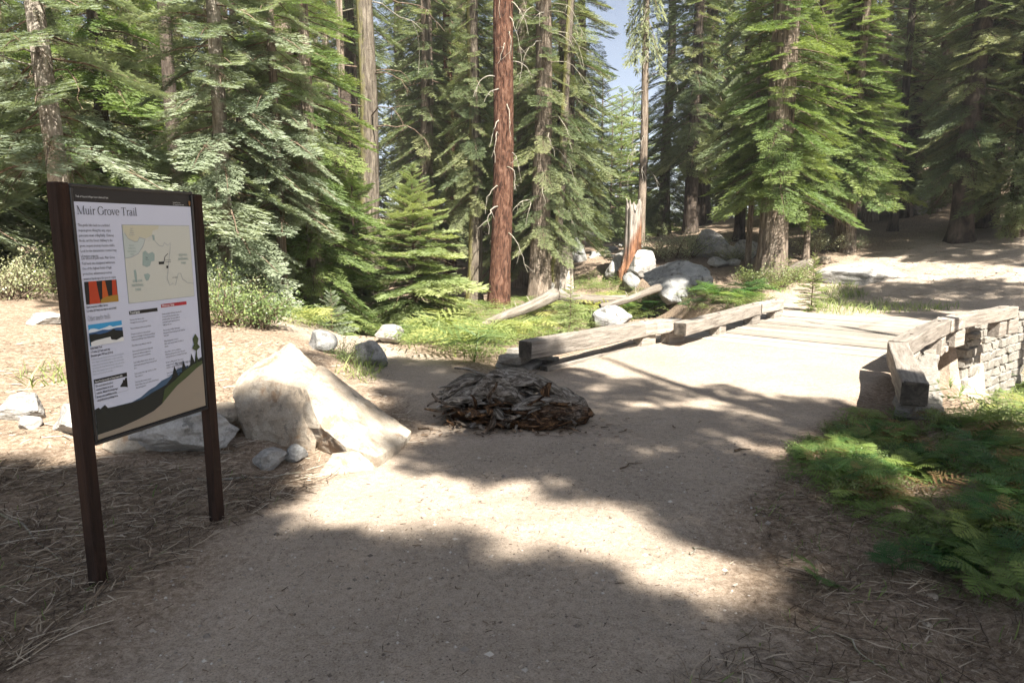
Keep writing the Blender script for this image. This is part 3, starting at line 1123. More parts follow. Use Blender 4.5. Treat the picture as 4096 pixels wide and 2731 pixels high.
def hang_boughs(root, seed, H, base, nb, Lmax, tset, mat, p_low, p_top, power=.75, dens=1.0, wid=1.0, cxy=1.0, cz=1.0, z_off=0.0, zmax=1e9):
    """every bough of a near fir is its own part, sharing a few bough meshes"""
    rr = np.random.RandomState(seed)
    ms = bough_meshes(tset, mat)
    limbs = []
    az = rr.uniform(0, 6)
    for i in range(nb):
        f = min(max((i + rr.uniform(-.4, .4)) / nb, 0), 1) ** dens
        z = (base + (H - base) * f * .985) * cz + z_off
        az += 2.399 + rr.uniform(-.5, .5)
        Lb = (Lmax * max(1 - f, .02) ** power * rr.uniform(.62, 1.14) + .12) * cxy
        pit = p_low + (p_top - p_low) * f + rr.uniform(-.14, .14)
        roll = rr.uniform(-.28, .28)
        if z > zmax:
            continue
        Rm = rot_mat(az, pit, roll)
        o = obj('bough', ms[rr.randint(len(ms))], root)
        o.location = (0, 0, z)
        o.rotation_euler = Matrix(Rm.tolist()).to_euler()
        o.scale = (Lb, Lb * wid * rr.uniform(.8, 1.2) * (1 if rr.rand() < .5 else -1), Lb)
        o0 = np.array([0, 0, z])
        ax = np.array([[0, 0, 0], [.35, 0, -.02], [.7, 0, -.10], [.95, 0, -.2]]) * Lb
        r0 = .011 * Lb + .004
        limbs.append(tube(ax @ Rm.T + o0, [r0, r0 * .75, r0 * .45, r0 * .15], 3, False))
        for _ in range(12):
            t = rr.uniform(.03, .6)
            d = np.array([rr.uniform(.0, 1), rr.uniform(-1, 1), rr.uniform(-1.2, .1)])
            d /= np.linalg.norm(d)
            p = np.array([t * Lb, 0, -.04 * Lb])
            q = p + d * rr.uniform(.12, .42) * min(Lb, 1.4)
            w = np.array([0, .0035, .0035])
            limbs.append(((np.stack([p - w, p + w, q]) @ Rm.T + o0), np.array([[0, 1, 2]])))
    LV, LF = merge(limbs)
    obj('limbs', mesh_np('limbs', LV, LF, [M['limb']]), root, kind='stuff')


def trunk_np(H, r0, r1, seed, sides=18, rings=40, ridge=0.05, lean=(0, 0), flare=.35, freq=9, zp=1.0):
    th = np.linspace(0, 2 * math.pi, sides, endpoint=False)
    f = np.linspace(0, 1, rings)
    z = -0.3 + (H + .3) * f ** 1.15
    TH, Z = np.meshgrid(th, z)
    r = r0 + (r1 - r0) * np.clip(Z / H, 0, 1) ** zp
    lob = 1 + .25 * np.sin(TH * 5 + seed)
    r = r * (1 + flare * np.exp(-np.clip(Z, -.1, 9) / (r0 * 1.6 + .05)) * lob)
    p = np.stack([np.cos(TH) * freq * .5, np.sin(TH) * freq * .5, Z * 0.8 / max(r0 * 2.2, .3) + seed], -1)
    n = fbm(p, 3)
    rid = 1 - np.abs(fbm(p * np.array([1.5, 1.5, .45]) + 5, 3)) * 2.2
    r = r * (1 + ridge * n + ridge * rid * 1.2)
    bend = .5 * r0 * np.sin(Z * .55 + seed)
    X = np.cos(TH) * r + lean[0] * Z + bend * .35
    Y = np.sin(TH) * r + lean[1] * Z + bend * .3
    V = np.stack([X, Y, Z], -1).reshape(-1, 3)
    idx = np.arange(rings * sides).reshape(rings, sides)
    a, b = idx[:-1], np.roll(idx, -1, 1)[:-1]
    c, d = np.roll(idx, -1, 1)[1:], idx[1:]
    F = np.stack([a, b, c, d], -1).reshape(-1, 4)
    return V, F


def trunk_mesh(mat, *a, **k):
    V, F = trunk_np(*a, **k)
    return mesh_np('trunk', V, F, [M[mat]], smooth=True)


CROWNS = {}


def crown_mesh(key, mat, **kw):
    (V, F, T), (LV, LF) = crown(**kw)
    CROWNS[key] = (mesh_np('crown', V, F, [M[mat]], tint=T), mesh_np('limbs', LV, LF, [M['limb']]))


SPEC['silver1'] = dict(mat='silver', seed=1, H=12, base=.9, nb=145, Lmax=2.05, tset='plate', p_low=-.30, p_top=.05, power=.8, dens=1.3, wid=1.15)
SPEC['silver2'] = dict(mat='silver', seed=2, H=11, base=1.0, nb=104, Lmax=1.8, tset='plate', p_low=-.30, p_top=.1, power=.8, dens=1.3, wid=1.2)
SPEC['open'] = dict(mat='silver', seed=21, H=11, base=1.2, nb=58, Lmax=1.6, tset='plate', p_low=-.25, p_top=.05, power=.7, dens=1.3, wid=1.25)
SPEC['green1'] = dict(mat='green', seed=3, H=12, base=.5, nb=160, Lmax=2.15, tset='full', p_low=-.36, p_top=.2, power=.75, dens=1.25)
SPEC['green2'] = dict(mat='green', seed=4, H=11, base=1.0, nb=135, Lmax=1.95, tset='full', p_low=-.36, p_top=.25, power=.75, dens=1.25)
SPEC['mid1'] = dict(mat='deep', seed=5, H=24, base=2.2, nb=165, Lmax=2.7, tset='full', p_low=-.48, p_top=.1, power=.8, dens=1.15)
SPEC['mid2'] = dict(mat='deep', seed=6, H=22, base=1.2, nb=165, Lmax=2.5, tset='full', p_low=-.45, p_top=.1, power=.8, dens=1.15)
SPEC['mid3'] = dict(mat='deep', seed=7, H=20, base=3.2, nb=130, Lmax=2.1, tset='full', p_low=-.45, p_top=.1, power=.75)
SPEC['young1'] = dict(mat='young', seed=11, H=3.3, base=.10, nb=120, Lmax=1.42, tset='youngh', p_low=-.28, p_top=.6, power=.85)
SPEC['young2'] = dict(mat='green', seed=12, H=3.0, base=.12, nb=70, Lmax=.95, tset='youngh', p_low=-.22, p_top=.7, power=.8)
crown_mesh('far1', 'deep', seed=8, H=24, base=2.0, nb=190, Lmax=2.9, tset='coarse', p_low=-.6, p_top=.1, power=.9)
crown_mesh('far2', 'deep', seed=9, H=28, base=5.0, nb=190, Lmax=2.6, tset='coarse', p_low=-.6, p_top=.1, power=.85, clump=.3)
crown_mesh('far3', 'deep', seed=10, H=20, base=1.0, nb=190, Lmax=2.7, tset='coarse', p_low=-.55, p_top=.2, power=.95)
crown_mesh('small1', 'young', seed=11, H=3.3, base=.12, nb=52, Lmax=1.45, tset='young', p_low=-.30, p_top=.6, power=.85, lo_short=.8)
crown_mesh('small2', 'green', seed=12, H=3.0, base=.15, nb=60, Lmax=.95, tset='young', p_low=-.05, p_top=.8, power=.8)
crown_mesh('sapling', 'silver', seed=13, H=1.2, base=.1, nb=34, Lmax=.50, tset='young', p_low=.05, p_top=.9, power=.8)
TR = {
    'fir': trunk_mesh('bark', 14, .15, .03, 1),
    'fir_pale': trunk_mesh('bark_pale', 14, .15, .05, 2, 20, 60, .03),
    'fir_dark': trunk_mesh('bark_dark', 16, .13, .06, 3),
    'big': trunk_mesh('bark', 26, .42, .05, 4, 32, 70, .07),
    'moss': trunk_mesh('bark_moss', 26, .36, .10, 5, 28, 70, .06),
    'far': trunk_mesh('bark', 24, .30, .04, 6, 12, 24, .05),
    'far_dark': trunk_mesh('bark_dark', 28, .34, .05, 7, 12, 24, .05),
    'young': trunk_mesh('limb', 3.2, .04, .006, 8, 8, 10, .03),
}
TREE_LABELS = []


def tree(px, dist, label, crown_key=None, trunk_key='fir', sc=1.0, name='fir_tree', rz=None, group=None, tsc=None, lean=(0, 0), csc=None, cz=0.0):
    p = at_y(px, dist)
    return tree_at(p, label, crown_key, trunk_key, sc, name, rz, group, tsc, lean, csc, cz)


def tree_at(p, label, crown_key=None, trunk_key='fir', sc=1.0, name='fir_tree', rz=None, group=None, tsc=None, lean=(0, 0), csc=None, cz=0.0):
    root = empty(name, (p[0], p[1], p[2]), rnd.uniform(0, 6.28) if rz is None else rz)
    root.rotation_euler = (lean[1], lean[0], root.rotation_euler.z)
    tag(root, label, 'tree', group)
    tm = TR[trunk_key] if isinstance(trunk_key, str) else trunk_key
    t = obj('trunk', tm, root, scale=(tsc or sc) if not isinstance(tsc, tuple) else tsc)
    if crown_key in SPEC:
        s = csc or sc
        s = (s, s, s) if isinstance(s, (int, float)) else s
        kw = dict(SPEC[crown_key])
        kw['seed'] = kw['seed'] * 31 + len(COL.objects) % 97
        hang_boughs(root, cxy=s[0], cz=s[2], z_off=cz, zmax=p[1] * .33 + 2.4, **kw)
    elif crown_key:
        cm, lm = CROWNS[crown_key]
        s = csc or sc
        obj('crown', cm, root, scale=s, loc=(0, 0, cz), kind='stuff')
        obj('limbs', lm, root, scale=s, loc=(0, 0, cz), kind='stuff')
    return root


def dead_branch(root, z, az, ln, r, droop, seed, mat='deadwood', r_off=0.0):
    rr = np.random.RandomState(seed)
    n = 9
    t = np.linspace(0, 1, n)
    out = np.sin(t * math.pi * .5 * min(1, 1.6 - droop)) * ln
    zz = -droop * ln * t ** 1.6 + .12 * ln * np.sin(t * 3)
    wob = np.cumsum(rr.normal(size=n)) * .045 * ln
    zz = zz + np.cumsum(rr.normal(size=n)) * .03 * ln
    ca, sa = math.cos(az), math.sin(az)
    x = (r_off + out)
    path = np.stack([ca * x - sa * wob, sa * x + ca * wob, z + zz], -1)
    parts = [tube(path, np.maximum(r * (1 - t * .85), .004), 6)]
    for k in range(rr.randint(1, 4)):
        j = rr.randint(3, n - 1)
        d = np.array([ca, sa, 0]) * rr.uniform(-.2, .8) + np.array([-sa, ca, 0]) * rr.uniform(-.8, .8) + np.array([0, 0, rr.uniform(-1, .1)])
        d /= np.linalg.norm(d)
        q = path[j] + np.outer(np.linspace(0, 1, 4), d) * ln * rr.uniform(.18, .42)
        q[2:, 2] -= .03
        parts.append(tube(q, np.array([.5, .4, .25, .1]) * r, 4))
    V, F = merge(parts)
    return obj('dead_branch', mesh_np('dead_branch', V, F, [M[mat]], smooth=True), root)


# ---- the near firs on the left
t = tree(74, 9.6, 'tall fir with pale cracked trunk and silvery boughs above the sign', 'open', 'fir_pale', rz=.4, lean=(-.02, 0), csc=1.0, tsc=(.92, .92, 1), cz=.8)
for k in range(12):
    dead_branch(t, rnd.uniform(1.6, 5.0), rnd.uniform(0, 6.28), rnd.uniform(.5, 1.1), .014, rnd.uniform(.3, .9), k, 'limb' if k % 2 else 'deadwood', .1)
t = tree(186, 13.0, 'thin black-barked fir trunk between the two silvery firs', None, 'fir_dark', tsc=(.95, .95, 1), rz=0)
for k in range(14):
    dead_branch(t, rnd.uniform(1.2, 5.6), rnd.uniform(0, 6.28), rnd.uniform(.5, 1.2), .010, rnd.uniform(.2, .6), 30 + k, 'limb', .08)
tree(231, 10.8, 'broad silvery fir with layered boughs just right of the sign', 'silver1', 'fir_pale', rz=2.1, tsc=(.8, .8, 1), csc=(.78, .78, 1), cz=-.45)
tree(286, 11.4, 'slim fir with bare brown lower trunk right of the silvery fir', 'silver2', 'fir', rz=4.0, tsc=(.55, .55, 1), cz=.9, csc=(.66, .66, 1))
tree(318, 13.6, 'dense yellow-green fir with drooping boughs left of the mossy trunks', 'green1', 'fir', rz=1.0, csc=(.74, .74, 1.1))
tree(303, 15.5, 'dense green fir standing behind the slim brown-trunked fir', 'green2', 'fir_dark', rz=3.0, csc=1.1, tsc=(1.3, 1.3, 1.1))
tree(357, 15.6, 'bushy bright green young fir beside the mossy trunk', 'young2', 'young', sc=1.35, name='young_fir')
tree(352, 16.6, 'medium green fir behind the bushy young fir, left of the mossy trunk', 'green2', 'fir', rz=5.0, csc=(.42, .42, .5), tsc=(.7, .7, .6))
tree(415, 15.4, 'bright conical young fir standing alone in the fern meadow', 'young1', 'young', csc=(1.28, 1.28, 1.12), tsc=(1.2, 1.2, 1.1), name='young_fir')
for px, d, lab, ck, s in ((-45, 11.0, 'dark fir at the far left edge behind the sign', 'silver2', 1.05), (10, 14.0, 'shaded fir left of the pale cracked trunk', 'green2', 1.1),
                          (118, 13.8, 'shaded fir between the pale trunk and the black trunk', 'green1', 1.0), (165, 17.5, 'dim fir seen behind the thin black trunk', 'mid2', .8),
                          (250, 18, 'tall fir filling the gap behind the silvery firs', 'mid2', .8), (-90, 12, 'dark fir whose boughs enter the frame at far left', 'green1', 1.1)):
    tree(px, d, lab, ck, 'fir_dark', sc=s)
# ---- columns in the middle
t = tree(371, 20.5, 'tall straight trunk with yellow moss on its left side', None, 'moss', tsc=(.80, .80, 1), rz=0, lean=(0.012, 0))
for k in range(16):
    dead_branch(t, rnd.uniform(3, 10.5), rnd.choice([rnd.uniform(-1.2, 1.2), rnd.uniform(2, 4.2)]), rnd.uniform(1, 2.6), .022, rnd.uniform(.1, .6), 60 + k, 'limb' if k % 3 else 'deadwood', .25)
tree(357, 24, 'dark slender trunk just left of the mossy trunk', 'mid3', 'far_dark', csc=1.0, cz=4.5, tsc=(.75, .75, 1))
tree(350, 19.0, 'grey bare trunk left of the mossy trunk', None, 'far', tsc=(.42, .42, .8))
tree(343, 17.0, 'leaning dark trunk foot under the bushy young fir', None, 'fir_dark', tsc=(1.9, 1.9, .35), lean=(-.12, 0))
tree(300, 14.8, 'broad grey trunk foot below the dense green fir', None, 'big', tsc=(.75, .75, .5))
tree(277, 16.0, 'grey trunk standing behind the slim brown-trunked fir', None, 'big', tsc=(.62, .62, .5))
tree(451, 29, 'slender reddish trunk left of the big red trunk', 'mid3', trunk_mesh('bark_red', 24, .22, .06, 21, 20, 50), csc=1, cz=4)
t = tree(476, 21.6, 'mossy yellow-green trunk beside the big red trunk', 'mid2', 'moss', tsc=(.62, .62, .8), csc=(.55, .55, .75), cz=2.2, rz=0)
V, F = trunk_np(24, .295, .21, 31, 96, 260, .05, flare=.25, freq=17)
red = tree(499, 20.2, 'tall straight trunk with red-brown plated bark in the centre', None, mesh_np('trunk', V, F, [M['bark_red']], smooth=True), rz=0, name='cedar_tree', lean=(.022, 0))
for k in range(20):
    z = 2.2 + 8.4 * (k / 20) ** .8
    az = rnd.choice([rnd.uniform(-2.4, -.7), rnd.uniform(-.9, .3), rnd.uniform(2.8, 4.2), rnd.uniform(-2.4, -.7)])
    dead_branch(red, z, az, rnd.uniform(.45, 1.15), rnd.uniform(.014, .024), rnd.uniform(.7, 1.35), 90 + k, 'deadwood', .27 - .008 * z)
tree(522, 25, 'dark green fir filling the shade right of the red trunk', 'mid2', 'far', sc=.85)
tree(508, 30, 'dark fir close behind the red trunk', 'mid1', 'far_dark', sc=1.0)
t = tree(541, 22.0, 'grey trunk with pale drooping dead branches right of the red trunk', 'mid1', 'big', csc=(.6, .6, .85), tsc=(.76, .76, 1), cz=.3)
for k in range(16):
    dead_branch(t, rnd.uniform(2.0, 9.5), rnd.uniform(-2.6, .3), rnd.uniform(.7, 1.7), rnd.uniform(.012, .022), rnd.uniform(.4, 1.1), 130 + k, 'deadwood', .25)
tree(554, 22, 'thin mossy leaning trunk right of the grey branchy one', None, 'moss', tsc=(.42, .42, .7), lean=(.05, 0))
tree(563, 23.5, 'tall full fir whose crown edges the strip of sky', 'mid1', 'far_dark', csc=(.8, .8, 1.06), cz=0, tsc=1.0)
tree(578, 30, 'leafy fir just left of the strip of sky', 'mid2', 'far', sc=.85, cz=1.5)
tree(430, 27, 'dense fir filling the centre behind the young fir', 'mid1', 'far', sc=1.0)
tree(462, 33, 'tall fir behind the reddish slender trunk', 'mid2', 'far', sc=1.15)
tree(405, 36, 'pale sunlit fir right of the mossy trunk', 'mid3', 'far', sc=1.1)
tree_at(G(597, 243), 'small pointed fir on the dirt slope left of the burnt snag', 'young2', 'young', sc=1.15, name='young_fir')
tree_at(G(606, 238), 'second small fir behind the pointed one on the slope', 'young1', 'young', sc=1.0, name='young_fir')
t = tree(640, 27.5, 'very thin tall trunk with sparse crown against the sky', 'far2', 'far', csc=(.36, .36, .9), tsc=(.55, .55, 1.1), cz=3.5)
for k in range(14):
    dead_branch(t, rnd.uniform(2, 11), rnd.uniform(-1.2, 1.2), rnd.uniform(.6, 1.5), .016, rnd.uniform(.6, 1.2), 170 + k, 'deadwood', .15)
tree(664, 36, 'full fir right of the thin tall trunk', 'mid2', 'far', sc=1.0)
for px_, d_, s_ in ((610, 44, .33), (619, 50, .44), (630, 57, .50), (645, 50, .40), (600, 55, .55)):
    tree(px_, d_, 'short distant fir at the foot of the strip of sky', 'small1', 'young', sc=s_ * 7, group='short firs under the sky gap')
tree(690, 30, 'dark fir with deep green boughs left of the thick trunk', 'mid2', 'far_dark', sc=.85, cz=2.2)
tree_at(G(739, 241), 'small dark trunk under boughs left of the thick trunk', 'mid1', 'fir_dark', csc=.72, tsc=(1.4, 1.4, 1), cz=1.0)
t = tree_at(G(771, 276), 'thick furrowed grey-brown trunk beside the rocks past the bridge', 'green1', trunk_mesh('bark', 26, .34, .20, 41, 64, 160, .085, flare=.3, freq=13), csc=(.95, .95, 1.1), cz=1.7, rz=.5)
for k in range(10):
    dead_branch(t, rnd.uniform(4.0, 7.5), rnd.uniform(-1.3, 1.5), rnd.uniform(.6, 1.5), rnd.uniform(.008, .016), rnd.uniform(.3, .9), 200 + k, 'limb' if k % 2 else 'deadwood', .2)
T19Y = G(771, 276)[1]
tree(748, T19Y + 1.2, 'bright green fir whose boughs hang left of the thick trunk', 'green2', 'fir', csc=.66, tsc=(.6, .6, .6), rz=2.0, cz=2.1)
tree(806, T19Y + 1.3, 'yellow-green fir just right of the thick trunk', 'green1', 'fir', csc=.62, tsc=(.6, .6, .6), rz=1.0, cz=1.7)
tree_at(G(838, 250), 'grey double trunk right of the yellow-green fir, left stem', 'green2', 'big', tsc=(.5, .5, .6), csc=.85, cz=1.6)
tree_at(G(847, 251), 'grey double trunk right of the yellow-green fir, right stem', 'green1', 'big', tsc=(.42, .42, .6), csc=.8, cz=1.6)
tree(869, 25, 'full green fir left of the granite dome', 'mid1', 'far', sc=.85)
tree(812, 27, 'tall green fir behind the double trunk', 'green1', 'far', sc=1.1)
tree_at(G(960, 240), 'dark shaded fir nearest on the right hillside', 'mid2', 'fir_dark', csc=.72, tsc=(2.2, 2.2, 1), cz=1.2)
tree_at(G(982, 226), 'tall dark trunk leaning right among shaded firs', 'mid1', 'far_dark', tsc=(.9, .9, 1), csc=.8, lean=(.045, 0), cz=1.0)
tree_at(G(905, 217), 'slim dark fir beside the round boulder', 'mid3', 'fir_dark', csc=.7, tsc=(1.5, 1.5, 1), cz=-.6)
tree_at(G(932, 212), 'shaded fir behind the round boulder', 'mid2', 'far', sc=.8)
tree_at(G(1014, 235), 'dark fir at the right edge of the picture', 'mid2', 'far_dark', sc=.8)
tree(811, 13.9, 'little bright fir sapling just past the left guard beam', 'small2', 'young', sc=.40, name='fir_sapling')
tree(570, 14.6, 'pale fir sapling in front of the fallen log', 'small1', 'young', sc=.42, name='fir_sapling')
tree(333, 11.2, 'silvery fir sapling in the sunny meadow behind the grey rock', 'sapling', 'young', sc=.75, tsc=(.4, .4, .3), name='fir_sapling')


# ---- long-needled pine at upper right
def pine_crown(seed, H, base, nb, Lmax):
    rr = np.random.RandomState(seed)
    O, D, U, ln, ww, tn = [], [], [], [], [], []
    limbs = []
    for i in range(nb):
        f = i / nb
        z = base + (H - base) * f
        az = i * 2.4 + rr.uniform(-.3, .3)
        Lb = Lmax * (1 - f) ** .6 * rr.uniform(.7, 1.1) + .2
        dv = np.array([math.cos(az), math.sin(az), rr.uniform(-.2, .35)])
        limbs.append(tube(np.array([[0, 0, z], np.array([0, 0, z]) + dv * Lb * .5, np.array([0, 0, z]) + dv * Lb + np.array([0, 0, .15])]), [.03, .02, .008], 3, False))
        for j in range(9):
            t = rr.uniform(.35, 1.05)
            c = np.array([0, 0, z]) + dv * Lb * t + rr.normal(size=3) * .16 * Lb * .5
            for q in range(16):
                d = rr.normal(size=3)
                d[2] = abs(d[2]) * .7
                d /= np.linalg.norm(d)
                O.append(c); D.append(d)
                u = np.cross(d, rr.normal(size=3)); U.append(u / np.linalg.norm(u))
                ln.append(rr.uniform(.16, .26)); ww.append(.012); tn.append(rr.uniform(.3, 1))
    return feather(np.array(O), np.array(D), np.array(U), np.array(ln), np.array(ww), np.array(tn), 1), merge(limbs)


(V, F, T), (LV, LF) = pine_crown(77, 14, 3.0, 60, 2.0)
CROWNS['pine'] = (mesh_np('crown', V, F, [M['pine']], tint=T), mesh_np('limbs', LV, LF, [M['limb']]))
tree(893, 22.5, 'pale long-needled pine right of the yellow-green firs', 'pine', 'fir_dark', sc=1.0, name='pine_tree')

# ---- the forest behind, row on row
rr = np.random.RandomState(3)
keys = ['far1', 'far2', 'far3']
for row, (d0_, d1_, n) in enumerate(((31, 38, 20), (40, 50, 26), (54, 70, 34))):
    for k in range(n):
        px = -60 + 1150 * (k + rr.uniform(.1, .9)) / n
        if 575 < px < 672:
            continue
        if 374 < px < 404 and rr.rand() < .75:
            continue
        tree(px, rr.uniform(d0_, d1_), ('fir in the nearer row of the background forest', 'fir in the middle row of the background forest', 'fir in the farthest row of the background forest')[row],
             keys[rr.randint(3)], 'far' if rr.rand() < .6 else 'far_dark', sc=rr.uniform(.75, 1.2), group=('nearer background firs', 'middle background firs', 'farthest background firs')[row])


# ------------------------------------------------------------------ burnt broken snag on the slope
def snag():
    p = G(632, 270)
    sides, rings = 48, 60
    th = np.linspace(0, 2 * math.pi, sides, endpoint=False)
    dep = to_px(*p)[2]
    Ht = 86 / FPX * dep
    z = np.linspace(-.15, 1, rings)
    TH, Z = np.meshgrid(th, z)
    r = (.27 - .03 * Z + .17 * np.exp(-np.clip(Z, 0, 1) / .10)) * (1 + .12 * fbm(np.stack([np.cos(TH) * 2.5, np.sin(TH) * 2.5, Z * 1.5], -1), 4) + .10 * np.sin(TH * 9 + 2 * np.sin(TH * 2)))
    top = .62 + .38 * np.clip(.5 + .8 * fbm(np.stack([np.cos(TH) * 1.9 + 3, np.sin(TH) * 1.9, TH * 0 + .5], -1), 3), 0, 1)
    zz = np.minimum(Z, top) * Ht
    over = np.clip((Z - top) / .12, 0, 1)
    r = r * (1 - .55 * over)
    X, Y = np.cos(TH) * r, np.sin(TH) * r
    V = np.stack([X, Y, zz - over * .5], -1).reshape(-1, 3)
    idx = np.arange(rings * sides).reshape(rings, sides)
    F = np.stack([idx[:-1], np.roll(idx, -1, 1)[:-1], np.roll(idx, -1, 1)[1:], idx[1:]], -1).reshape(-1, 4)
    m, nt, b = new_mat('burnt_snag_wood')
    v = coords(nt, 'Object', (6, 6, .7))
    n1 = noise(nt, v, 2, 8, .7, .3)
    grey = ramp(nt, [(.35, (.07, .06, .05)), (.5, (.24, .21, .18)), (.7, (.38, .345, .30))])
    red = ramp(nt, [(.35, (.05, .02, .012)), (.5, (.17, .075, .035)), (.7, (.30, .155, .08))])
    L(nt, n1, 'Fac', grey, 'Fac')
    L(nt, n1, 'Fac', red, 'Fac')
    tc = nt.nodes.new('ShaderNodeTexCoord')
    sx = nt.nodes.new('ShaderNodeSeparateXYZ')
    L(nt, tc, 'Object', sx, 0)
    ad = N(nt, 'ShaderNodeMath', operation='MULTIPLY_ADD')
    L(nt, n1, 'Fac', ad, 0)
    ad.inputs[1].default_value = 1.5
    L(nt, sx, 'Z', ad, 2)
    ad3 = N(nt, 'ShaderNodeMath', operation='MULTIPLY_ADD')
    L(nt, sx, 'X', ad3, 0)
    ad3.inputs[1].default_value = -2.2
    L(nt, ad, 'Value', ad3, 2)
    mr = N(nt, 'ShaderNodeMapRange')
    L(nt, ad3, 'Value', mr, 'Value')
    mr.inputs['From Min'].default_value = 1.7
    mr.inputs['From Max'].default_value = 2.1
    c = mixc(nt, (mr, 'Result'), (red, 'Color'), (grey, 'Color'))
    L(nt, c, 2, b, 'Base Color')
    b.inputs['Roughness'].default_value = .85
    bump(nt, b, n1, 'Fac', .7, .06)
    o = obj('tree_snag', mesh_np('tree_snag', V, F, [m], smooth=True), loc=(p[0], p[1], p[2] - .02))
    tag(o, 'broken grey snag with burnt orange base on the dirt slope', 'tree stump')
    return o


snag()
q = G(566, 292)
V, F = trunk_np(1.0, .30, .24, 61, 24, 16, .05, flare=.1)
o = obj('tree_stump', mesh_np('tree_stump', np.concatenate([V, [[0, 0, .96]]]), np.concatenate([F, np.array([[15 * 24 + k, 15 * 24 + (k + 1) % 24, len(V), len(V)] for k in range(0)], dtype=int).reshape(-1, 4)]), [M['bark_pale']], smooth=True), loc=q, scale=(.95, .95, 1.55))
tag(o, 'pale grey stump at the left foot of the dirt slope', 'tree stump')


# ------------------------------------------------------------------ fallen logs
def fallen_log(pa, pb, r0, r1, label, seed, za=None, zb=None, stubs=2):
    a, b = np.array(pa), np.array(pb)
    n = 26
    t = np.linspace(0, 1, n)
    ax = a + np.outer(t, b - a)
    ax[:, 2] += .04 * np.sin(t * 5 + seed)
    sides = 20
    d = (b - a) / np.linalg.norm(b - a)
    s1 = np.cross(d, [0, 0, 1]); s1 /= np.linalg.norm(s1)
    s2 = np.cross(s1, d)
    th = np.linspace(0, 2 * math.pi, sides, endpoint=False)
    V = []
    for k in range(n):
        r = (r0 + (r1 - r0) * t[k]) * (1 + .10 * fbm(np.stack([np.cos(th) * 2, np.sin(th) * 2, th * 0 + t[k] * 3 + seed], -1), 3) + .06 * np.sin(th * 6))
        if k in (0, n - 1):
            r = r * .82
        V.append(ax[k] + r[:, None] * (np.cos(th)[:, None] * s1 + np.sin(th)[:, None] * s2))
    V = np.concatenate(V) - a
    idx = np.arange(n * sides).reshape(n, sides)
    F = np.stack([idx[:-1], np.roll(idx, -1, 1)[:-1], np.roll(idx, -1, 1)[1:], idx[1:]], -1).reshape(-1, 4)
    caps = []
    for base in (0, (n - 1) * sides):
        V = np.concatenate([V, [V[base:base + sides].mean(0) + (d if base == 0 else -d) * .06]])
        for k in range(sides):
            caps.append((base + k, base + (k + 1) % sides, len(V) - 1, len(V) - 1))
    # rotate into a local frame whose x runs along the log so the grain follows it
    Rm = np.stack([d, -s1, s2])
    V = V @ Rm.T
    F3 = np.concatenate([F[:, [0, 1, 2]], F[:, [0, 2, 3]], np.array(caps)[:, :3]])
    o = obj('fallen_log', mesh_np('fallen_log', V, F3, [M['log']], smooth=True), loc=a)
    o.rotation_euler = Matrix(Rm.T.tolist()).to_euler()
    tag(o, label, 'log')
    for k in range(stubs):
        tt = rnd.uniform(.15, .9)
        ln = np.linalg.norm(b - a)
        r = r0 + (r1 - r0) * tt
        dv = np.array([rnd.uniform(-.4, .4), rnd.uniform(-.5, .5), 1])
        dv /= np.linalg.norm(dv)
        p0_ = np.array([tt * ln, 0, r * .8])
        Vs, Fs = tube(np.array([p0_, p0_ + dv * .07, p0_ + dv * rnd.uniform(.12, .2)]), [.018, .013, .005], 5)
        obj('branch_stub', mesh_np('branch_stub', Vs, Fs, [M['deadwood']]), o)
    return o


def on(px, py, y):
    return W(px, py, y)


fallen_log(W(475, 330, 14.9), W(556, 293, 17.4), .07, .17, 'bleached log slanting down left into the ferns', 1, stubs=3)
fallen_log(W(548, 296, 17.8), W(628, 300, 16.9), .16, .10, 'grey log lying level behind the ferns at centre', 2)
fallen_log(W(600, 306, 16.2), W(660, 289, 17.2), .06, .11, 'split grey log propped against the mossed boulder', 3, stubs=2)
lo = W(790, 268, 17.0)
fallen_log(W(776, 274, G(771, 276)[1] + .6), W(814, 266, G(771, 276)[1] - .1), .15, .19, 'dark hollow log end jutting right of the thick trunk', 4, stubs=0)


# ------------------------------------------------------------------ rotten stump lying on the trail
def rot_mat_wood():
    m, nt, b = new_mat('rotten_stump_wood')
    at = N(nt, 'ShaderNodeAttribute', attribute_name='tint')
    v = coords(nt, 'Object', (3, 14, 14))
    n1 = noise(nt, v, 2.0, 9, .75, .8)
    v2 = coords(nt, 'Object', (1, 1, 1))
    n2 = noise(nt, v2, 7, 6, .7)
    grey = ramp(nt, [(.36, (.010, .008, .006)), (.47, (.12, .10, .08)), (.58, (.34, .305, .265)), (.75, (.52, .475, .42))])  # near-black stops here and below paint shaded hollows between the wood flakes
    rot = ramp(nt, [(.38, (.004, .003, .002)), (.50, (.05, .026, .013)), (.60, (.19, .105, .052)), (.75, (.38, .25, .15))])
    L(nt, n1, 'Fac', grey, 'Fac')
    L(nt, n1, 'Fac', rot, 'Fac')
    ad = N(nt, 'ShaderNodeMath', operation='ADD')
    L(nt, at, 'Fac', ad, 0)
    L(nt, n2, 'Fac', ad, 1)
    mr = N(nt, 'ShaderNodeMapRange')
    L(nt, ad, 'Value', mr, 'Value')
    mr.inputs['From Min'].default_value = .82
    mr.inputs['From Max'].default_value = 1.12
    c = mixc(nt, (mr, 'Result'), (grey, 'Color'), (rot, 'Color'))
    L(nt, c, 2, b, 'Base Color')
    b.inputs['Roughness'].default_value = .9
    b.inputs['Specular IOR Level'].default_value = .15
    bump(nt, b, n1, 'Fac', .9, .035)
    return m


MROT = rot_mat_wood()


def ridge(p):
    return 1 - 2 * np.abs(fbm(p, 4))


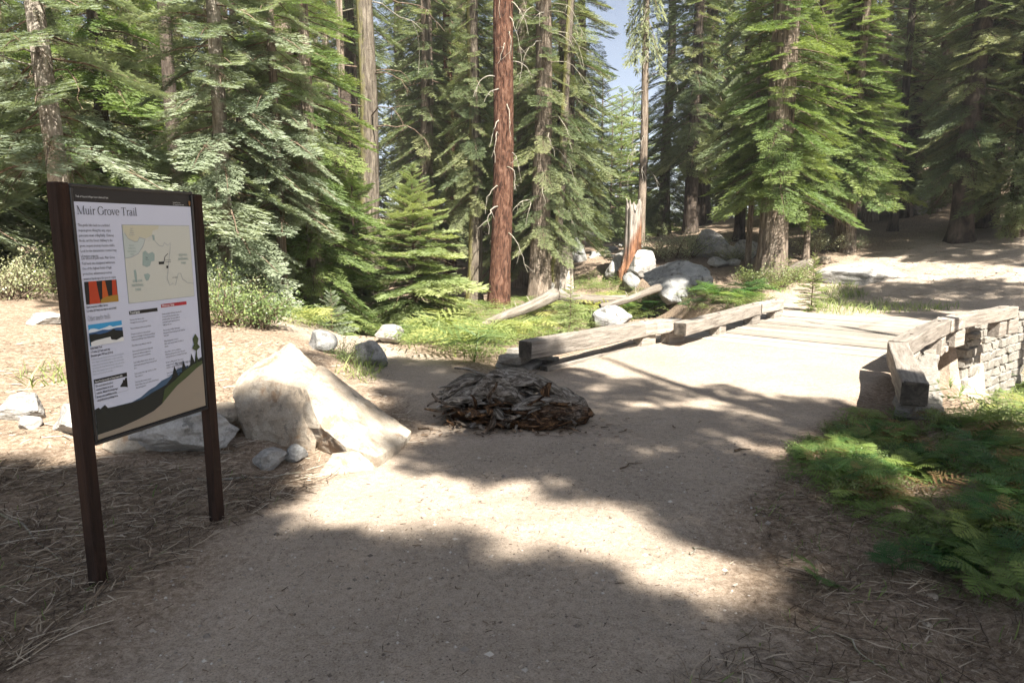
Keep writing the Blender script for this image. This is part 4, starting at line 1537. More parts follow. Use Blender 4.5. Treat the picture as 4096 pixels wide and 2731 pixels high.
def stump():
    c = P(510, 418, 0)
    root = empty('rotten_stump', (c[0], c[1], 0))
    root.scale = (1, 1, .82)
    tag(root, 'weathered rotten hollow stump lying on the trail dirt', 'tree stump')
    # body: a shell arched over a hollow that opens towards the viewer
    nu, nv = 150, 80
    U_ = np.linspace(-1, 1, nu)
    V_ = np.linspace(0, 1, nv)
    UU, VV = np.meshgrid(U_, V_)
    # x along, arch angle over the back
    ang = VV * math.radians(205) - math.radians(12)
    x = UU * .56
    prof = np.clip(1 - np.abs(UU) ** 2.6, .05, 1)
    shoulder = np.exp(-((UU + .28) / .42) ** 2)
    ry = .34 * (.55 + .45 * prof)
    rz = (.20 + .30 * shoulder) * (.45 + .55 * prof)
    y = .10 + ry * np.cos(math.pi - ang) * -1
    y = .06 - ry * np.cos(ang)
    z = rz * np.sin(ang)
    Pn = np.stack([x * 2.2, ang * 1.6, UU * 0], -1)
    g = ridge(np.stack([x * 2.5, ang * 3.2 + x * 1.2, UU * 0 + 2], -1))
    g2 = ridge(np.stack([x * 7, ang * 7, UU * 0 + 7], -1))
    dsp = .06 * g + .04 * g2 + .08 * fbm(np.stack([x * 3, ang * 1.5, UU * 0 + 4], -1), 3)
    y = y - np.cos(ang) * dsp
    z = z + np.sin(ang) * dsp
    # break the front lip unevenly: fold back into the hollow
    lip = .30 + .16 * fbm(np.stack([x * 5, UU * 0, UU * 0 + 3], -1), 3) - .10 * shoulder
    front = 1 - VV
    hollow = sstep(1 - lip * 1.25, .93, front) * sstep(1.0, .75, np.abs(UU))
    # front vertices move inwards and down
    y = y + hollow * .42
    z = z * (1 - .55 * hollow) + .02
    tint = np.clip(.15 + hollow * .9 + .25 * (g < -.1), 0, 1)
    V = np.stack([x, y, z], -1).reshape(-1, 3)
    idx = np.arange(nu * nv).reshape(nv, nu)
    F = np.stack([idx[:-1, :-1], idx[:-1, 1:], idx[1:, 1:], idx[1:, :-1]], -1).reshape(-1, 4)
    V = V * np.array([.93, .9, .86])
    V[:, 2] *= 1 - .38 * sstep(-.05, .5, V[:, 0])
    obj('shell', mesh_np('shell', V, F, [MROT], tint=tint.ravel(), smooth=True), root)
    # heart: crumbling red-brown wood inside
    Vh, Fh = ICO[5]
    Vh = Vh * np.array([.46, .17, .15])
    dd = .05 * ridge(Vh * np.array([5, 14, 14])) + .05 * fbm(Vh * 9, 4)
    Vh = Vh * (1 + dd[:, None] * 3.0)
    Vh = Vh + np.array([.02, .02, .06])
    obj('rotten_heartwood', mesh_np('rotten_heartwood', Vh, Fh, [MROT], tint=np.full(len(Vh), .95), smooth=True), root)

    def slab(pa, pb, w, tk, seed, tint=.1, bend=.0, name='wood_slab', n=26, k=14):
        pa, pb = np.array(pa, float), np.array(pb, float)
        t = np.linspace(0, 1, n)
        th = np.linspace(0, 2 * math.pi, k, endpoint=False)
        d = pb - pa
        ln = np.linalg.norm(d)
        d = d / ln
        s1 = np.cross(d, [0, 0, 1.0]); s1 /= np.linalg.norm(s1) + 1e-9
        s2 = np.cross(s1, d)
        rr_ = np.random.RandomState(seed)
        Vs = []
        for i in range(n):
            pr = (.35 + .65 * math.sin(math.pi * min(max(t[i], .08), .92)) ** .6)
            c_ = pa + d * ln * t[i] + s2 * bend * math.sin(math.pi * t[i]) + s1 * .02 * math.sin(t[i] * 6 + seed)
            nn = 1 + .45 * fbm(np.stack([np.cos(th) * 2.5 + seed, np.sin(th) * 2.5, th * 0 + t[i] * 3], -1), 3)
            Vs.append(c_ + (np.cos(th) * nn * w * pr)[:, None] * s1 + (np.sin(th) * nn * tk * pr)[:, None] * s2)
        Vs = np.concatenate(Vs)
        idx = np.arange(n * k).reshape(n, k)
        F_ = np.stack([idx[:-1], np.roll(idx, -1, 1)[:-1], np.roll(idx, -1, 1)[1:], idx[1:]], -1).reshape(-1, 4)
        Rm = np.stack([d, -s1, s2])
        me = mesh_np(name, (Vs - pa) @ Rm.T, F_, [MROT], tint=np.full(len(Vs), tint), smooth=True)
        o = obj(name, me, root, loc=pa)
        o.rotation_euler = Matrix(Rm.T.tolist()).to_euler()
        return o

    slab((.02, -.14, .16), (.52, -.16, .22), .13, .06, 1, .12, .04)
    slab((.08, -.20, .05), (.62, -.12, .13), .15, .10, 2, .55, .02)
    slab((.28, -.12, .10), (.64, .05, .16), .12, .10, 3, .35)
    slab((.10, .02, .46), (.50, -.02, .20), .10, .05, 4, .05, .04)
    slab((-.18, -.16, .22), (-.02, -.36, .06), .05, .032, 5, .05, .02, 'root')
    slab((-.56, .0, .18), (-.22, -.10, .22), .12, .05, 6, .2, .03)
    slab((-.60, .12, .22), (-.20, .16, .40), .16, .06, 7, .08, .05)
    slab((-.55, -.02, .06), (-.28, -.20, .10), .08, .07, 8, .7)
    slab((-.30, -.16, .02), (.10, -.30, .06), .10, .07, 9, .75)
    slab((.30, .22, .22), (.60, .06, .18), .09, .05, 10, .15, .05)
    slab((.0, -.30, .03), (.45, -.30, .06), .10, .07, 11, .95)
    slab((.45, -.22, .05), (.70, -.10, .09), .09, .08, 12, .6)
    slab((-.1, .10, .48), (.28, .14, .36), .12, .05, 13, .05, .03)
    rs_ = np.random.RandomState(77)
    slab((.05, -.12, .12), (.66, -.20, .12), .16, .11, 61, .55, .0)
    slab((-.30, .0, .30), (.20, -.02, .40), .12, .07, 62, .05, .05)
    slab((-.58, -.05, .10), (-.20, .02, .34), .10, .06, 63, .1, .04)
    for k in range(120):                      # ragged flakes of bark and split wood all over it
        top = k < 50
        if top:
            a = rs_.uniform(0, math.pi * 2)
            r = rs_.uniform(.05, 1) ** .6
            x_, y_ = -.10 + math.cos(a) * r * .48, .08 + math.sin(a) * r * .28
            z_ = .50 - .34 * r ** 1.3 - .30 * max(0, x_) - (.0 if y_ > 0 else .02)
            out = np.array([1.0 if math.cos(a) > 0 else -1.0, rs_.normal() * .35, -.25 + rs_.normal() * .35])
            ti = rs_.choice([.0, .1, .2, .45])
        else:
            x_, y_, z_ = rs_.uniform(-.55, .66), rs_.uniform(-.36, -.12), rs_.uniform(.01, .24)
            out = np.array([rs_.uniform(-1, 1), rs_.uniform(-.7, .1), rs_.uniform(-.5, .5)])
            ti = rs_.choice([.1, .5, .8, .95])
        out = out / np.linalg.norm(out)
        ln = rs_.uniform(.08, .30)
        slab((x_, y_, z_), np.array([x_, y_, z_]) + out * ln, rs_.uniform(.014, .05), rs_.uniform(.006, .02), 40 + k, ti, rs_.uniform(-.02, .03), 'splinter', 9, 7)
    return c


SC = stump()


# ------------------------------------------------------------------ the trail sign
PA = P(98.7, 581, 0.0)
PB = P(217, 517.5, 0.0)
SU = PB - PA
SW = float(np.linalg.norm(SU))
SU = SU / SW
SN = np.cross(SU, [0, 0, 1.0])
sign = empty('trail_sign', (PA[0], PA[1], 0))
tag(sign, 'dark brown two-post information sign headed Muir Grove Trail', 'sign')
srz = math.atan2(SU[1], SU[0])
sign.rotation_euler = (0, 0, srz)          # local x along the sign, local -y towards the reader
m_post = mat_wood('dark_stained_post', (.012, .008, .006), (.03, .017, .012), (.05, .026, .017), grain=(14, 14, 1.2), strength=.3)
m_frame = mat_flat('dark_bronze_frame', (.012, .012, .013), .35, .5)
FR = 0.022                                   # panel face in front of the posts' centre plane
for k, u in enumerate((0.0, SW)):
    zt = 1.812 if k == 0 else 1.80
    zb = h1(*(PA + SU * u)[:2]) - .35
    obj('post', box_mesh('post', .060, .060, zt - zb, [m_post], .004), sign, loc=(u, 0, (zt + zb) / 2))


def uv(fx, fy):
    """full-size photograph position -> position on the panel face (metres along, up)"""
    d = ray(fx / 4, fy / 4)
    q0 = PA + SN * (FR + .002)
    t = ((q0 - CAMP) @ SN) / (d @ SN)
    q = CAMP + d * t
    return float((q - PA) @ SU), float(q[2])


u0, u1, z0, z1 = .032, SW - .032, .655, 1.802
fw = .014
panel = obj('panel', box_mesh('panel', u1 - u0 - .004, .02, z1 - z0 - .004, [mat_flat('black_panel', (.006, .006, .007), .4, .4)], 0), sign, loc=((u0 + u1) / 2, -FR + .012, (z0 + z1) / 2))
for nm, cx, cz, sx, sz in (('frame_rail', (u0 + u1) / 2, z1, u1 - u0, fw), ('frame_rail', (u0 + u1) / 2, z0, u1 - u0, fw), ('frame_rail', u0 + fw / 2, (z0 + z1) / 2, fw, z1 - z0 - fw - .001), ('frame_rail', u1 - fw / 2, (z0 + z1) / 2, fw, z1 - z0 - fw - .001)):
    obj(nm, box_mesh('frame_rail', sx, .034, sz, [m_frame], .003), sign, loc=(cx, -FR + .010, cz))
PO = Vector(panel.location)


def poly(name, pts, mat, lift, parent=panel):
    """flat print on the panel; pts in (u,z)"""
    bm = bmesh.new()
    vs = [bm.verts.new((p[0] - PO.x, 0, p[1] - PO.z)) for p in pts]
    f = bm.faces.new(vs)
    f.normal_update()
    if f.normal.y > 0:
        f.normal_flip()
    bmesh.ops.triangulate(bm, faces=[f])
    o = obj(name, bm_mesh(name, bm, [mat]), parent)
    o.location = (0, -FR - .0008 * lift - PO.y + .0, 0)
    return o


def quad(name, fa, fb, fc, fd, mat, lift):
    return poly(name, [uv(*fa), uv(*fb), uv(*fc), uv(*fd)], mat, lift)


C_ = {k: mat_flat('print_' + k, c, .45, .35) for k, c in dict(
    white=(.62, .64, .74), ink=(.012, .014, .025), black=(.008, .008, .009), cream=(.60, .60, .52), pale=(.52, .57, .52), sand=(.58, .55, .40),
    sage=(.33, .42, .38), grey=(.30, .33, .36), red=(.42, .02, .03), trunk=(.50, .05, .012), trunk2=(.55, .10, .015), gold=(.40, .22, .03), sky=(.04, .33, .62), cloud=(.72, .78, .82),
    blue=(.03, .10, .24), forest=(.008, .013, .012), slope=(.30, .25, .19), ridge=(.05, .10, .17), green=(.05, .075, .025), bone=(.75, .75, .72)).items()}
wt = .003
ua = u0 + fw + wt
ub = u1 - fw - wt
zwt = uv(520, 816)[1]
poly('white_print', [(ua, zwt), (ub, zwt), (ub, z0 + fw + wt), (ua, z0 + fw + wt)], C_['white'], 1)


def rect_uv(name, x0, x1, zt_, zb_, mat, lift):
    return poly(name, [(x0, zt_), (x1, zt_), (x1, zb_), (x0, zb_)], mat, lift)


def around(fx0, fy0, fx1, fy1):
    """axis aligned panel rectangle through two photographed corners (top-left, bottom-right)"""
    a, b = uv(fx0, fy0), uv(fx1, fy1)
    return a[0], b[0], a[1], b[1]


# map
mx0, mx1, mzt, mzb = around(488, 900, 777, 1183)
rect_uv('map_border', mx0 - .002, mx1 + .002, mzt + .002, mzb - .002, C_['grey'], 2)
rect_uv('map', mx0, mx1, mzt, mzb, C_['cream'], 3)


def mp(a, b):
    return (mx0 + (mx1 - mx0) * a, mzt + (mzb - mzt) * b)


def mpoly(pts, mat, lift=4, name='map_area'):
    return poly(name, [mp(*p) for p in pts], C_[mat], lift)


mpoly([(0, 0), (.52, 0), (.50, .05), (.42, .07), (.40, .13), (.32, .17), (.22, .155), (.19, .21), (.14, .21), (.06, .17), (.02, .10)], 'sand')
mpoly([(0, .10), (.02, .10), (.06, .17), (.14, .21), (.19, .21), (.22, .155), (.30, .18), (.26, .27), (.18, .37), (.08, .41), (0, .42)], 'pale')
mpoly([(.25, .35), (.29, .33), (.33, .37), (.39, .35), (.42, .38), (.41, .47), (.36, .48), (.34, .53), (.29, .55), (.23, .52), (.24, .44)], 'sage')
mpoly([(.41, .12), (.44, .13), (.44, .19), (.41, .20)], 'sage')
mpoly([(.10, .58), (.13, .57), (.14, .65), (.13, .74), (.11, .72)], 'sage')
mpoly([(.24, .64), (.30, .63), (.33, .66), (.30, .72), (.27, .73), (.25, .70)], 'sage')


def line(pts, w, mat, lift=5, name='map_line'):
    P2 = np.array(pts)
    d = np.gradient(P2, axis=0)
    d /= np.linalg.norm(d, axis=1)[:, None]
    nn = np.stack([-d[:, 1], d[:, 0]], -1) * w / 2
    Lp, Rp = P2 + nn, P2 - nn
    V = np.zeros((len(P2) * 2, 3))
    V[0::2, 0], V[0::2, 2] = Lp[:, 0] - PO.x, Lp[:, 1] - PO.z
    V[1::2, 0], V[1::2, 2] = Rp[:, 0] - PO.x, Rp[:, 1] - PO.z
    F = [(2 * k, 2 * k + 1, 2 * k + 3, 2 * k + 2) for k in range(len(P2) - 1)]
    o = obj(name, mesh_np(name, V, F, [C_[mat]]), panel)
    o.location = (0, -FR - .0008 * lift - PO.y, 0)
    return o


line([mp(*q) for q in ((.40, .13), (.45, .22), (.50, .27), (.55, .28), (.58, .23), (.63, .27), (.67, .23), (.66, .33), (.64, .42), (.62, .52), (.60, .62), (.58, .72), (.61, .82), (.66, .79), (.70, .82), (.76, .66), (.80, .66), (.82, .74), (.90, .80), (1.0, .82))], .0022, 'grey')
line([mp(*q) for q in ((.02, .10), (.06, .17), (.14, .21), (.19, .21), (.22, .155), (.30, .18), (.26, .27), (.18, .37), (.08, .41), (0, .42))], .0022, 'grey')
line([mp(*q) for q in ((.55, .50), (.57, .42), (.62, .38))], .003, 'ink')
mpoly([(.47, .485), (.55, .485), (.55, .52), (.47, .52)], 'forest', 5)
mpoly([(.58, .545), (.61, .545), (.61, .58), (.58, .58)], 'black', 5)

# printed photographs
sx0, sx1, szt, szb = around(336, 1127, 474, 1204)
szb = uv(405, 1212)[1]


def photo_box(x0, x1, zt_, zb_):
    return lambda a, b: (x0 + (x1 - x0) * a, zt_ + (zb_ - zt_) * b)


f = photo_box(sx0, sx1, szt, szb)
rect_uv('printed_photo', sx0, sx1, szt, szb, C_['black'], 2)
poly('photo_trunk', [f(.13, 0), f(.36, 0), f(.40, .62), f(.44, 1), f(.10, 1), f(.12, .55)], C_['trunk'], 3)
poly('photo_trunk', [f(.54, .02), f(.63, .02), f(.70, .78), f(.50, .78)], C_['trunk2'], 3)
poly('photo_trunk', [f(.85, 0), f(.97, 0), f(.99, .72), f(.82, .72)], C_['trunk'], 3)
poly('photo_ground', [f(.44, .84), f(.6, .74), f(.8, .70), f(1, .70), f(1, 1), f(.44, 1)], C_['gold'], 4)
bx0, bx1, bzt, bzb = around(352, 1297, 494, 1362)
bzt = uv(420, 1290)[1]
bzb = uv(425, 1374)[1]
f = photo_box(bx0, bx1, bzt, bzb)
rect_uv('printed_photo', bx0, bx1, bzt, bzb, C_['sky'], 2)
poly('photo_cloud', [f(0, .26), f(.05, .20), f(.16, .20), f(.3, .28), f(.5, .22), f(.62, .16), f(.72, .24), f(1, .22), f(1, .34), f(0, .38)], C_['cloud'], 3)
poly('photo_mountain', [f(0, .38), f(.2, .36), f(.4, .31), f(.6, .36), f(.8, .31), f(1, .33), f(1, .6), f(0, .6)], C_['blue'], 4)
poly('photo_forest', [f(0, .46), f(.15, .44), f(.3, .50), f(.5, .47), f(.66, .40), f(.72, .33), f(.78, .43), f(1, .5), f(1, .95), f(0, .95)], C_['forest'], 5)
poly('photo_granite', [f(.02, .82), f(.15, .76), f(.35, .73), f(.6, .70), f(.62, .84), f(.78, .90), f(.95, .80), f(1, .82), f(1, 1), f(.02, 1)], C_['bone'], 6)

# heading bars
for nm, a_, mat, txt in (('heading_bar', (516, 1247, 631, 1256), 'black', 'Travel lightly'), ('heading_bar', (646, 1228, 749, 1224), 'red', 'Wilderness Safety')):
    x0_, x1_ = uv(a_[0], 1245)[0], uv(a_[2], 1245)[0]
    zc = (uv(a_[0], a_[1])[1] + uv(a_[2], a_[3] - (18 if mat == 'red' else 14))[1]) / 2
    rect_uv(nm, x0_, x1_, zc + .0085, zc - .0085, C_[mat], 2)
    C_[txt] = (x0_, zc)
# bear box
ex0, ex1 = uv(377, 1540)[0], uv(511, 1540)[0]
ezt = (uv(376, 1521)[1] + uv(505, 1486)[1]) / 2
ezb = (uv(384, 1597)[1] + uv(513, 1556)[1]) / 2
rect_uv('box_outline', ex0, ex1, ezt, ezb, C_['grey'], 2)
rect_uv('box_fill', ex0 + .0015, ex1 - .0015, ezt - .012, ezb + .0015, C_['white'], 3)
rect_uv('heading_bar', ex0, ex1, ezt, ezt - .019, C_['black'], 4)
f = photo_box(ex0, ex1, ezt, ezb)
poly('bear_silhouette', [f(.99, .28), f(.94, .28), f(.91, .38), f(.86, .36), f(.85, .46), f(.80, .58), f(.76, .66), f(.76, .72), f(.84, .74), f(.90, .76), f(.99, .82)], C_['black'], 4)
# panorama along the foot of the panel
zf = z0 + fw + wt
wdt = ub - ua
far_pts = [(0, .135), (.10, .128), (.18, .130), (.30, .128), (.38, .140), (.46, .165), (.52, .175), (.58, .195), (.66, .205), (.74, .235), (.85, .24), (.85, .05), (0, .05)]
poly('print_ridge', [(ua + wdt * a, zf + b) for a, b in far_pts], C_['ridge'], 2)
for_pts = [(0, .140), (.03, .145), (.04, .136), (.08, .150), (.10, .132), (.20, .128), (.30, .126), (.40, .130), (.48, .148), (.55, .158), (.62, .170), (.68, .200), (.71, .255), (.74, .200), (.78, .215), (.80, .275), (.83, .225), (.87, .24), (.89, .30), (.92, .25), (.94, .30), (.96, .26), (1.0, .27), (1.0, .10), (.0, .0)]
poly('print_forest', [(ua + wdt * a, zf + b) for a, b in for_pts], C_['forest'], 3)
poly('print_forest', [(ua + wdt * a, zf + b) for a, b in ((.55, .05), (.60, .15), (.70, .18), (.80, .215), (.90, .24), (1, .25), (1, .08))], C_['green'], 4)
poly('print_granite', [(ua + wdt * a, zf + b) for a, b in ((0, 0), (0, .022), (.18, .024), (.35, .038), (.48, .055), (.56, .078), (.64, .115), (.72, .15), (.84, .185), (.93, .215), (1, .232), (1, 0))], C_['slope'], 5)
poly('print_tree', [(ua + wdt * a, zf + b) for a, b in ((.935, .22), (.945, .22), (.948, .31), (.985, .325), (.96, .345), (.975, .37), (.945, .40), (.915, .375), (.925, .345), (.90, .325), (.938, .31))], C_['green'], 6)
# arrowhead emblem
e0 = uv(758, 814)
poly('emblem', [(e0[0] - .007, e0[1] + .010), (e0[0], e0[1] + .013), (e0[0] + .007, e0[1] + .010), (e0[0] + .006, e0[1] - .004), (e0[0], e0[1] - .014), (e0[0] - .006, e0[1] - .004)], mat_flat('print_emblem', (.30, .15, .05), .5), 2)

# lettering
TEXTS = []


def text(s, u, z, size, mat='ink', lift=3, shear=0.0, align='LEFT', space=1.0, sx=1.0, bold=0.0):
    cu = bpy.data.curves.new('lettering', 'FONT')
    cu.body = s
    cu.size = size
    cu.shear = shear
    cu.align_x = align
    cu.space_line = space
    cu.resolution_u = 1
    cu.fill_mode = 'FRONT'
    cu.offset = bold
    o = bpy.data.objects.new('lettering', cu)
    COL.objects.link(o)
    TEXTS.append((o, u, z, lift, C_[mat], sx))


def text_px(s, fx, fy, size, **k):
    """first baseline at a photographed position"""
    u, z = uv(fx, fy)
    text(s, u, z, size, **k)


text_px('This gentle hike leads to a secluded\nsequoia grove. Along the way, enjoy\npanoramic views of Big Baldy, Chimney\nRocks, and the forest. Halfway to the\ngrove, sequoia treetops become visible.\nLook for the characteristic rounded tops\nof mature sequoias.', 312, 905, .0175, space=1.28, sx=.62)
text_px('Like almost all park trails, Muir Grove\nTrail leads into designated wilderness.\nOne of the highest forms of legal\nprotection, wilderness preserves\nuntamed landscapes for you to enjoy.', 326, 1039, .0175, space=1.28, sx=.62)
text_px('Giant sequoias in Muir Grove\n2.2 miles (3.7 km) one way to end of trail', 345, 1233, .0145, space=1.2, sx=.62, bold=.0003)
text_px('Little Baldy Trail\n1.7 miles (2.7 km) each way\nElevation gain: 700 feet (214 m)', 362, 1398, .0140, space=1.2, sx=.62, bold=.0003)
text_px('2 miles of long switchbacks climbs to the top of this granite\ndome. Begin at Little Baldy Saddle, six miles south of the\ncampground on the Generals Highway. The view from the\ntop includes the Great Western Divide to the east and the\nKings Canyon granite slopes to the north. Allow two to\nthree hours round trip for this hike.', 367, 1441, .0112, space=1.22, sx=.62, mat='grey')
text(' Travel lightly', C_['Travel lightly'][0], C_['Travel lightly'][1] - .0045, .0150, 'bone', 4, sx=.72, bold=.0003)
text(' Wilderness Safety', C_['Wilderness Safety'][0], C_['Wilderness Safety'][1] - .0045, .0150, 'bone', 4, sx=.72, bold=.0003)
text_px('This trail is for day-use only.\nOvernight trips are not permitted.\n\nPets and wheeled vehicles are prohibited.\n\nFirearms are subject to state and local\nregulations. Discharge of a firearm is prohibited\nwithin Sequoia & Kings Canyon National Parks.\n\nWood fires are prohibited on this trail.\n\nAs you travel, choose to act in ways that\npreserve the wilderness experience.\nSpeed or noise ruins to a minimum.\n\nLeave Indian artifacts, historic objects, and\nnatural items just as you found where you find\nthem.\n\nDon\'t construct fire rings, benches, or other\n"improvements."\n\nDon\'t introduce invasive species.\nBefore hiking, clean seeds and mud from boots,\ntires, and equipment.', 519, 1283, .0118, space=1.16, sx=.60)
text_px('People traveling in wilderness areas should\nbe very self-reliant. Immediate rescue\nis rarely possible. The responsibility to\nunderstand natural hazards and travel\nsafely lies with you.\n\nPlan your trip carefully. Carry a map.\nBe prepared! Creek crossings may be hazardous\nat any time.\n\nBring drinking water or treat it.\nNever drink untreated water from lakes or\nstreams.\n\nKnow what to do in an emergency.\nCell phones rarely work in most of the park.\nCarry (and know how to use) basic first-aid gear.\n\nBe alert to falling objects. Take note of\nsnagging branches overhead; use extra\nattention in windy or stormy conditions.\n\nIf you encounter illegal activity, leave\nthe area immediately and notify a ranger.', 648, 1259, .0118, space=1.16, sx=.60)
qx, qz = uv(768, 1446)
text('The clearest way into\nthe Universe is through\na forest wilderness.', qx, qz, .0210, 'ink', 3, shear=.25, align='RIGHT', space=1.15, sx=.62)
text('John Muir', qx, qz - .078, .0105, 'ink', 3, shear=.25, align='RIGHT', sx=.7)
text('Store food properly to keep bears wild.', ex0 + .004, ezt - .0145, .0135, 'bone', 5, sx=.66, bold=.0003)
text('Do not store food or\nscented items in your\nvehicle. Metal food-storage\nboxes are available in the\namphitheater parking area.', ex0 + .006, ezt - .036, .0140, 'ink', 5, space=1.18, sx=.72, bold=.0003)
text_px('Trails of Sequoia & Kings Canyon National Parks', 303, 788, .0120, mat='bone', sx=.68, lift=1)
text_px('National Park Service\nU.S. Department of the Interior', 692, 812, .0090, mat='bone', sx=.62, space=1.15, lift=1)
text(*('SEQUOIA\nNATIONAL\nPARK',), *mp(.14, .735), .0165, 'sage', 5, align='CENTER', space=1.25, sx=.8, bold=.0004)
text(*('SEQUOIA\nNATIONAL\nPARK',), *mp(.86, .42), .0165, 'sage', 5, align='CENTER', space=1.25, sx=.8, bold=.0004)
text(*('KINGS\nCANYON\nNATIONAL\nPARK',), *mp(.10, .27), .0120, 'sage', 5, align='CENTER', space=1.15, sx=.8)
text('Giant\nSequoia\nNational\nMonument', *mp(.12, .05), .0090, 'grey', 5, align='CENTER', space=1.1, sx=.8)
text('Dorst Creek\nCampground', *mp(.57, .475), .0088, 'ink', 5, sx=.75)
text('Little Baldy', *mp(.66, .72), .0088, 'ink', 5, sx=.75)
text('Muir\nGrove', *mp(.30, .43), .0088, 'ink', 5, align='CENTER', sx=.75)

# serif glyphs for the title lines: stems, bars, arcs and feet, in em units
GL = {
    'M': (.95, [('v', .14, 0, .70, .035), ('v', .81, 0, .70, .09), ('l', .14, .70, .48, .0, .10), ('l', .48, .0, .81, .70, .035), ('s', .02, .26, 0), ('s', .68, .95, 0), ('s', .0, .18, .70), ('s', .77, .93, .70)]),
    'G': (.78, [('a', .40, .35, .34, .36, 40, 320, .03, .10), ('v', .68, .06, .32, .085), ('s', .56, .80, .33), ('v', .67, .50, .66, .02)]),
    'T': (.68, [('v', .34, 0, .69, .09), ('h', .04, .64, .685, .035), ('v', .05, .52, .69, .03), ('v', .63, .52, .69, .03), ('s', .20, .48, 0)]),
    'O': (.80, [('a', .40, .35, .34, .36, 0, 360, .03, .09)]),
    'u': (.56, [('v', .13, .12, .46, .08), ('a', .28, .14, .15, .15, 180, 330, .03, .07), ('v', .43, 0, .46, .08), ('s', .03, .15, .455), ('s', .34, .44, .455), ('s', .42, .54, .01)]),
    'i': (.29, [('v', .14, 0, .46, .08), ('s', .03, .26, 0), ('s', .03, .16, .455), ('d', .13, .62, .055)]),
    'r': (.40, [('v', .14, 0, .46, .08), ('s', .03, .27, 0), ('s', .03, .16, .455), ('a', .30, .32, .13, .14, 70, 170, .04, .07), ('d', .36, .42, .05)]),
    'o': (.54, [('a', .27, .23, .22, .24, 0, 360, .03, .085)]),
    'v': (.52, [('l', .09, .46, .27, .0, .085), ('l', .27, .0, .43, .46, .035), ('s', .0, .20, .455), ('s', .34, .52, .455)]),
    'e': (.48, [('a', .25, .23, .20, .24, 0, 310, .03, .085), ('h', .08, .45, .25, .03)]),
    'a': (.48, [('v', .32, .06, .36, .08), ('a', .21, .35, .12, .11, 0, 160, .03, .07), ('a', .19, .13, .14, .14, 50, 330, .03, .075), ('s', .31, .48, .015)]),
    'l': (.28, [('v', .14, 0, .74, .08), ('s', .03, .26, 0), ('s', .03, .15, .735)]),
    't': (.33, [('v', .15, .08, .60, .075), ('s', .03, .31, .45), ('a', .25, .10, .11, .11, 180, 310, .03, .06)]),
    'h': (.56, [('v', .13, 0, .74, .08), ('s', .03, .25, 0), ('s', .03, .15, .735), ('a', .28, .30, .15, .16, 20, 150, .03, .07), ('v', .43, 0, .34, .08), ('s', .34, .54, 0)]),
    'n': (.56, [('v', .13, 0, .46, .08), ('s', .03, .25, 0), ('s', .03, .15, .455), ('a', .28, .30, .15, .16, 20, 150, .03, .07), ('v', .43, 0, .34, .08), ('s', .34, .54, 0)]),
    'b': (.54, [('v', .12, .02, .74, .08), ('s', .03, .14, .735), ('a', .28, .23, .20, .24, -140, 150, .03, .08)]),
    'y': (.52, [('l', .09, .46, .27, .0, .08), ('l', .18, -.20, .43, .46, .035), ('s', .0, .20, .455), ('s', .34, .52, .455), ('d', .13, -.19, .045)]),
    's': (.40, [('a', .20, .34, .13, .12, 30, 270, .035, .07), ('a', .20, .11, .14, .12, -150, 90, .035, .07)]),
    ':': (.25, [('d', .11, .05, .05), ('d', .11, .40, .05)]),
    ' ': (.26, []),
}


def serif_text(s, u, z, em, mat='ink', lift=3, sx=1.0, wgt=1.0):
    V, F = [], []

    def q4(pts):
        b = len(V)
        V.extend(pts)
        F.append((b, b + 1, b + 2, b + 3))
    x = 0.0
    for ch in s:
        adv, prims = GL[ch]
        for pr in prims:
            k = pr[0]
            if k == 'v':
                _, cx, y0, y1, w = pr
                w *= wgt
                q4([(x + cx - w / 2, y0), (x + cx + w / 2, y0), (x + cx + w / 2, y1), (x + cx - w / 2, y1)])
            elif k == 'h':
                _, a, b_, y, w = pr
                q4([(x + a, y - w / 2), (x + b_, y - w / 2), (x + b_, y + w / 2), (x + a, y + w / 2)])
            elif k == 's':
                _, a, b_, y = pr
                q4([(x + a, y - .012), (x + b_, y - .012), (x + b_, y + .014), (x + a, y + .014)])
            elif k == 'l':
                _, xa, ya, xb, yb, w = pr
                w *= wgt
                q4([(x + xa - w / 2, ya), (x + xa + w / 2, ya), (x + xb + w / 2, yb), (x + xb - w / 2, yb)])
            elif k == 'd':
                _, cx, cy_, r = pr
                q4([(x + cx - r, cy_), (x + cx, cy_ - r), (x + cx + r, cy_), (x + cx, cy_ + r)])
            elif k == 'a':
                _, cx, cy_, rx, ry, a0, a1, w0, w1 = pr
                n = max(4, int(abs(a1 - a0) / 22))
                prev = None
                for i in range(n + 1):
                    a = math.radians(a0 + (a1 - a0) * i / n)
                    w = (w0 + (w1 - w0) * abs(math.cos(a))) * wgt
                    p1 = (x + cx + (rx - w / 2) * math.cos(a), cy_ + (ry - w / 2) * math.sin(a))
                    p2 = (x + cx + (rx + w / 2) * math.cos(a), cy_ + (ry + w / 2) * math.sin(a))
                    if prev:
                        q4([prev[0], prev[1], p2, p1])
                    prev = (p1, p2)
        x += adv
    V = np.array([(u + a * em * sx - PO.x, 0, z + b_ * em - PO.z) for a, b_ in V])
    # tiny lift per stroke keeps crossing strokes off one plane
    F = np.array(F)
    for i, f_ in enumerate(F):
        V[f_, 1] -= .00002 * (i % 9)
    o = obj('title_lettering', mesh_np('title_lettering', V, F, [C_[mat]]), panel)
    o.location = (0, -FR - .0008 * lift - PO.y, 0)
    return x * em * sx


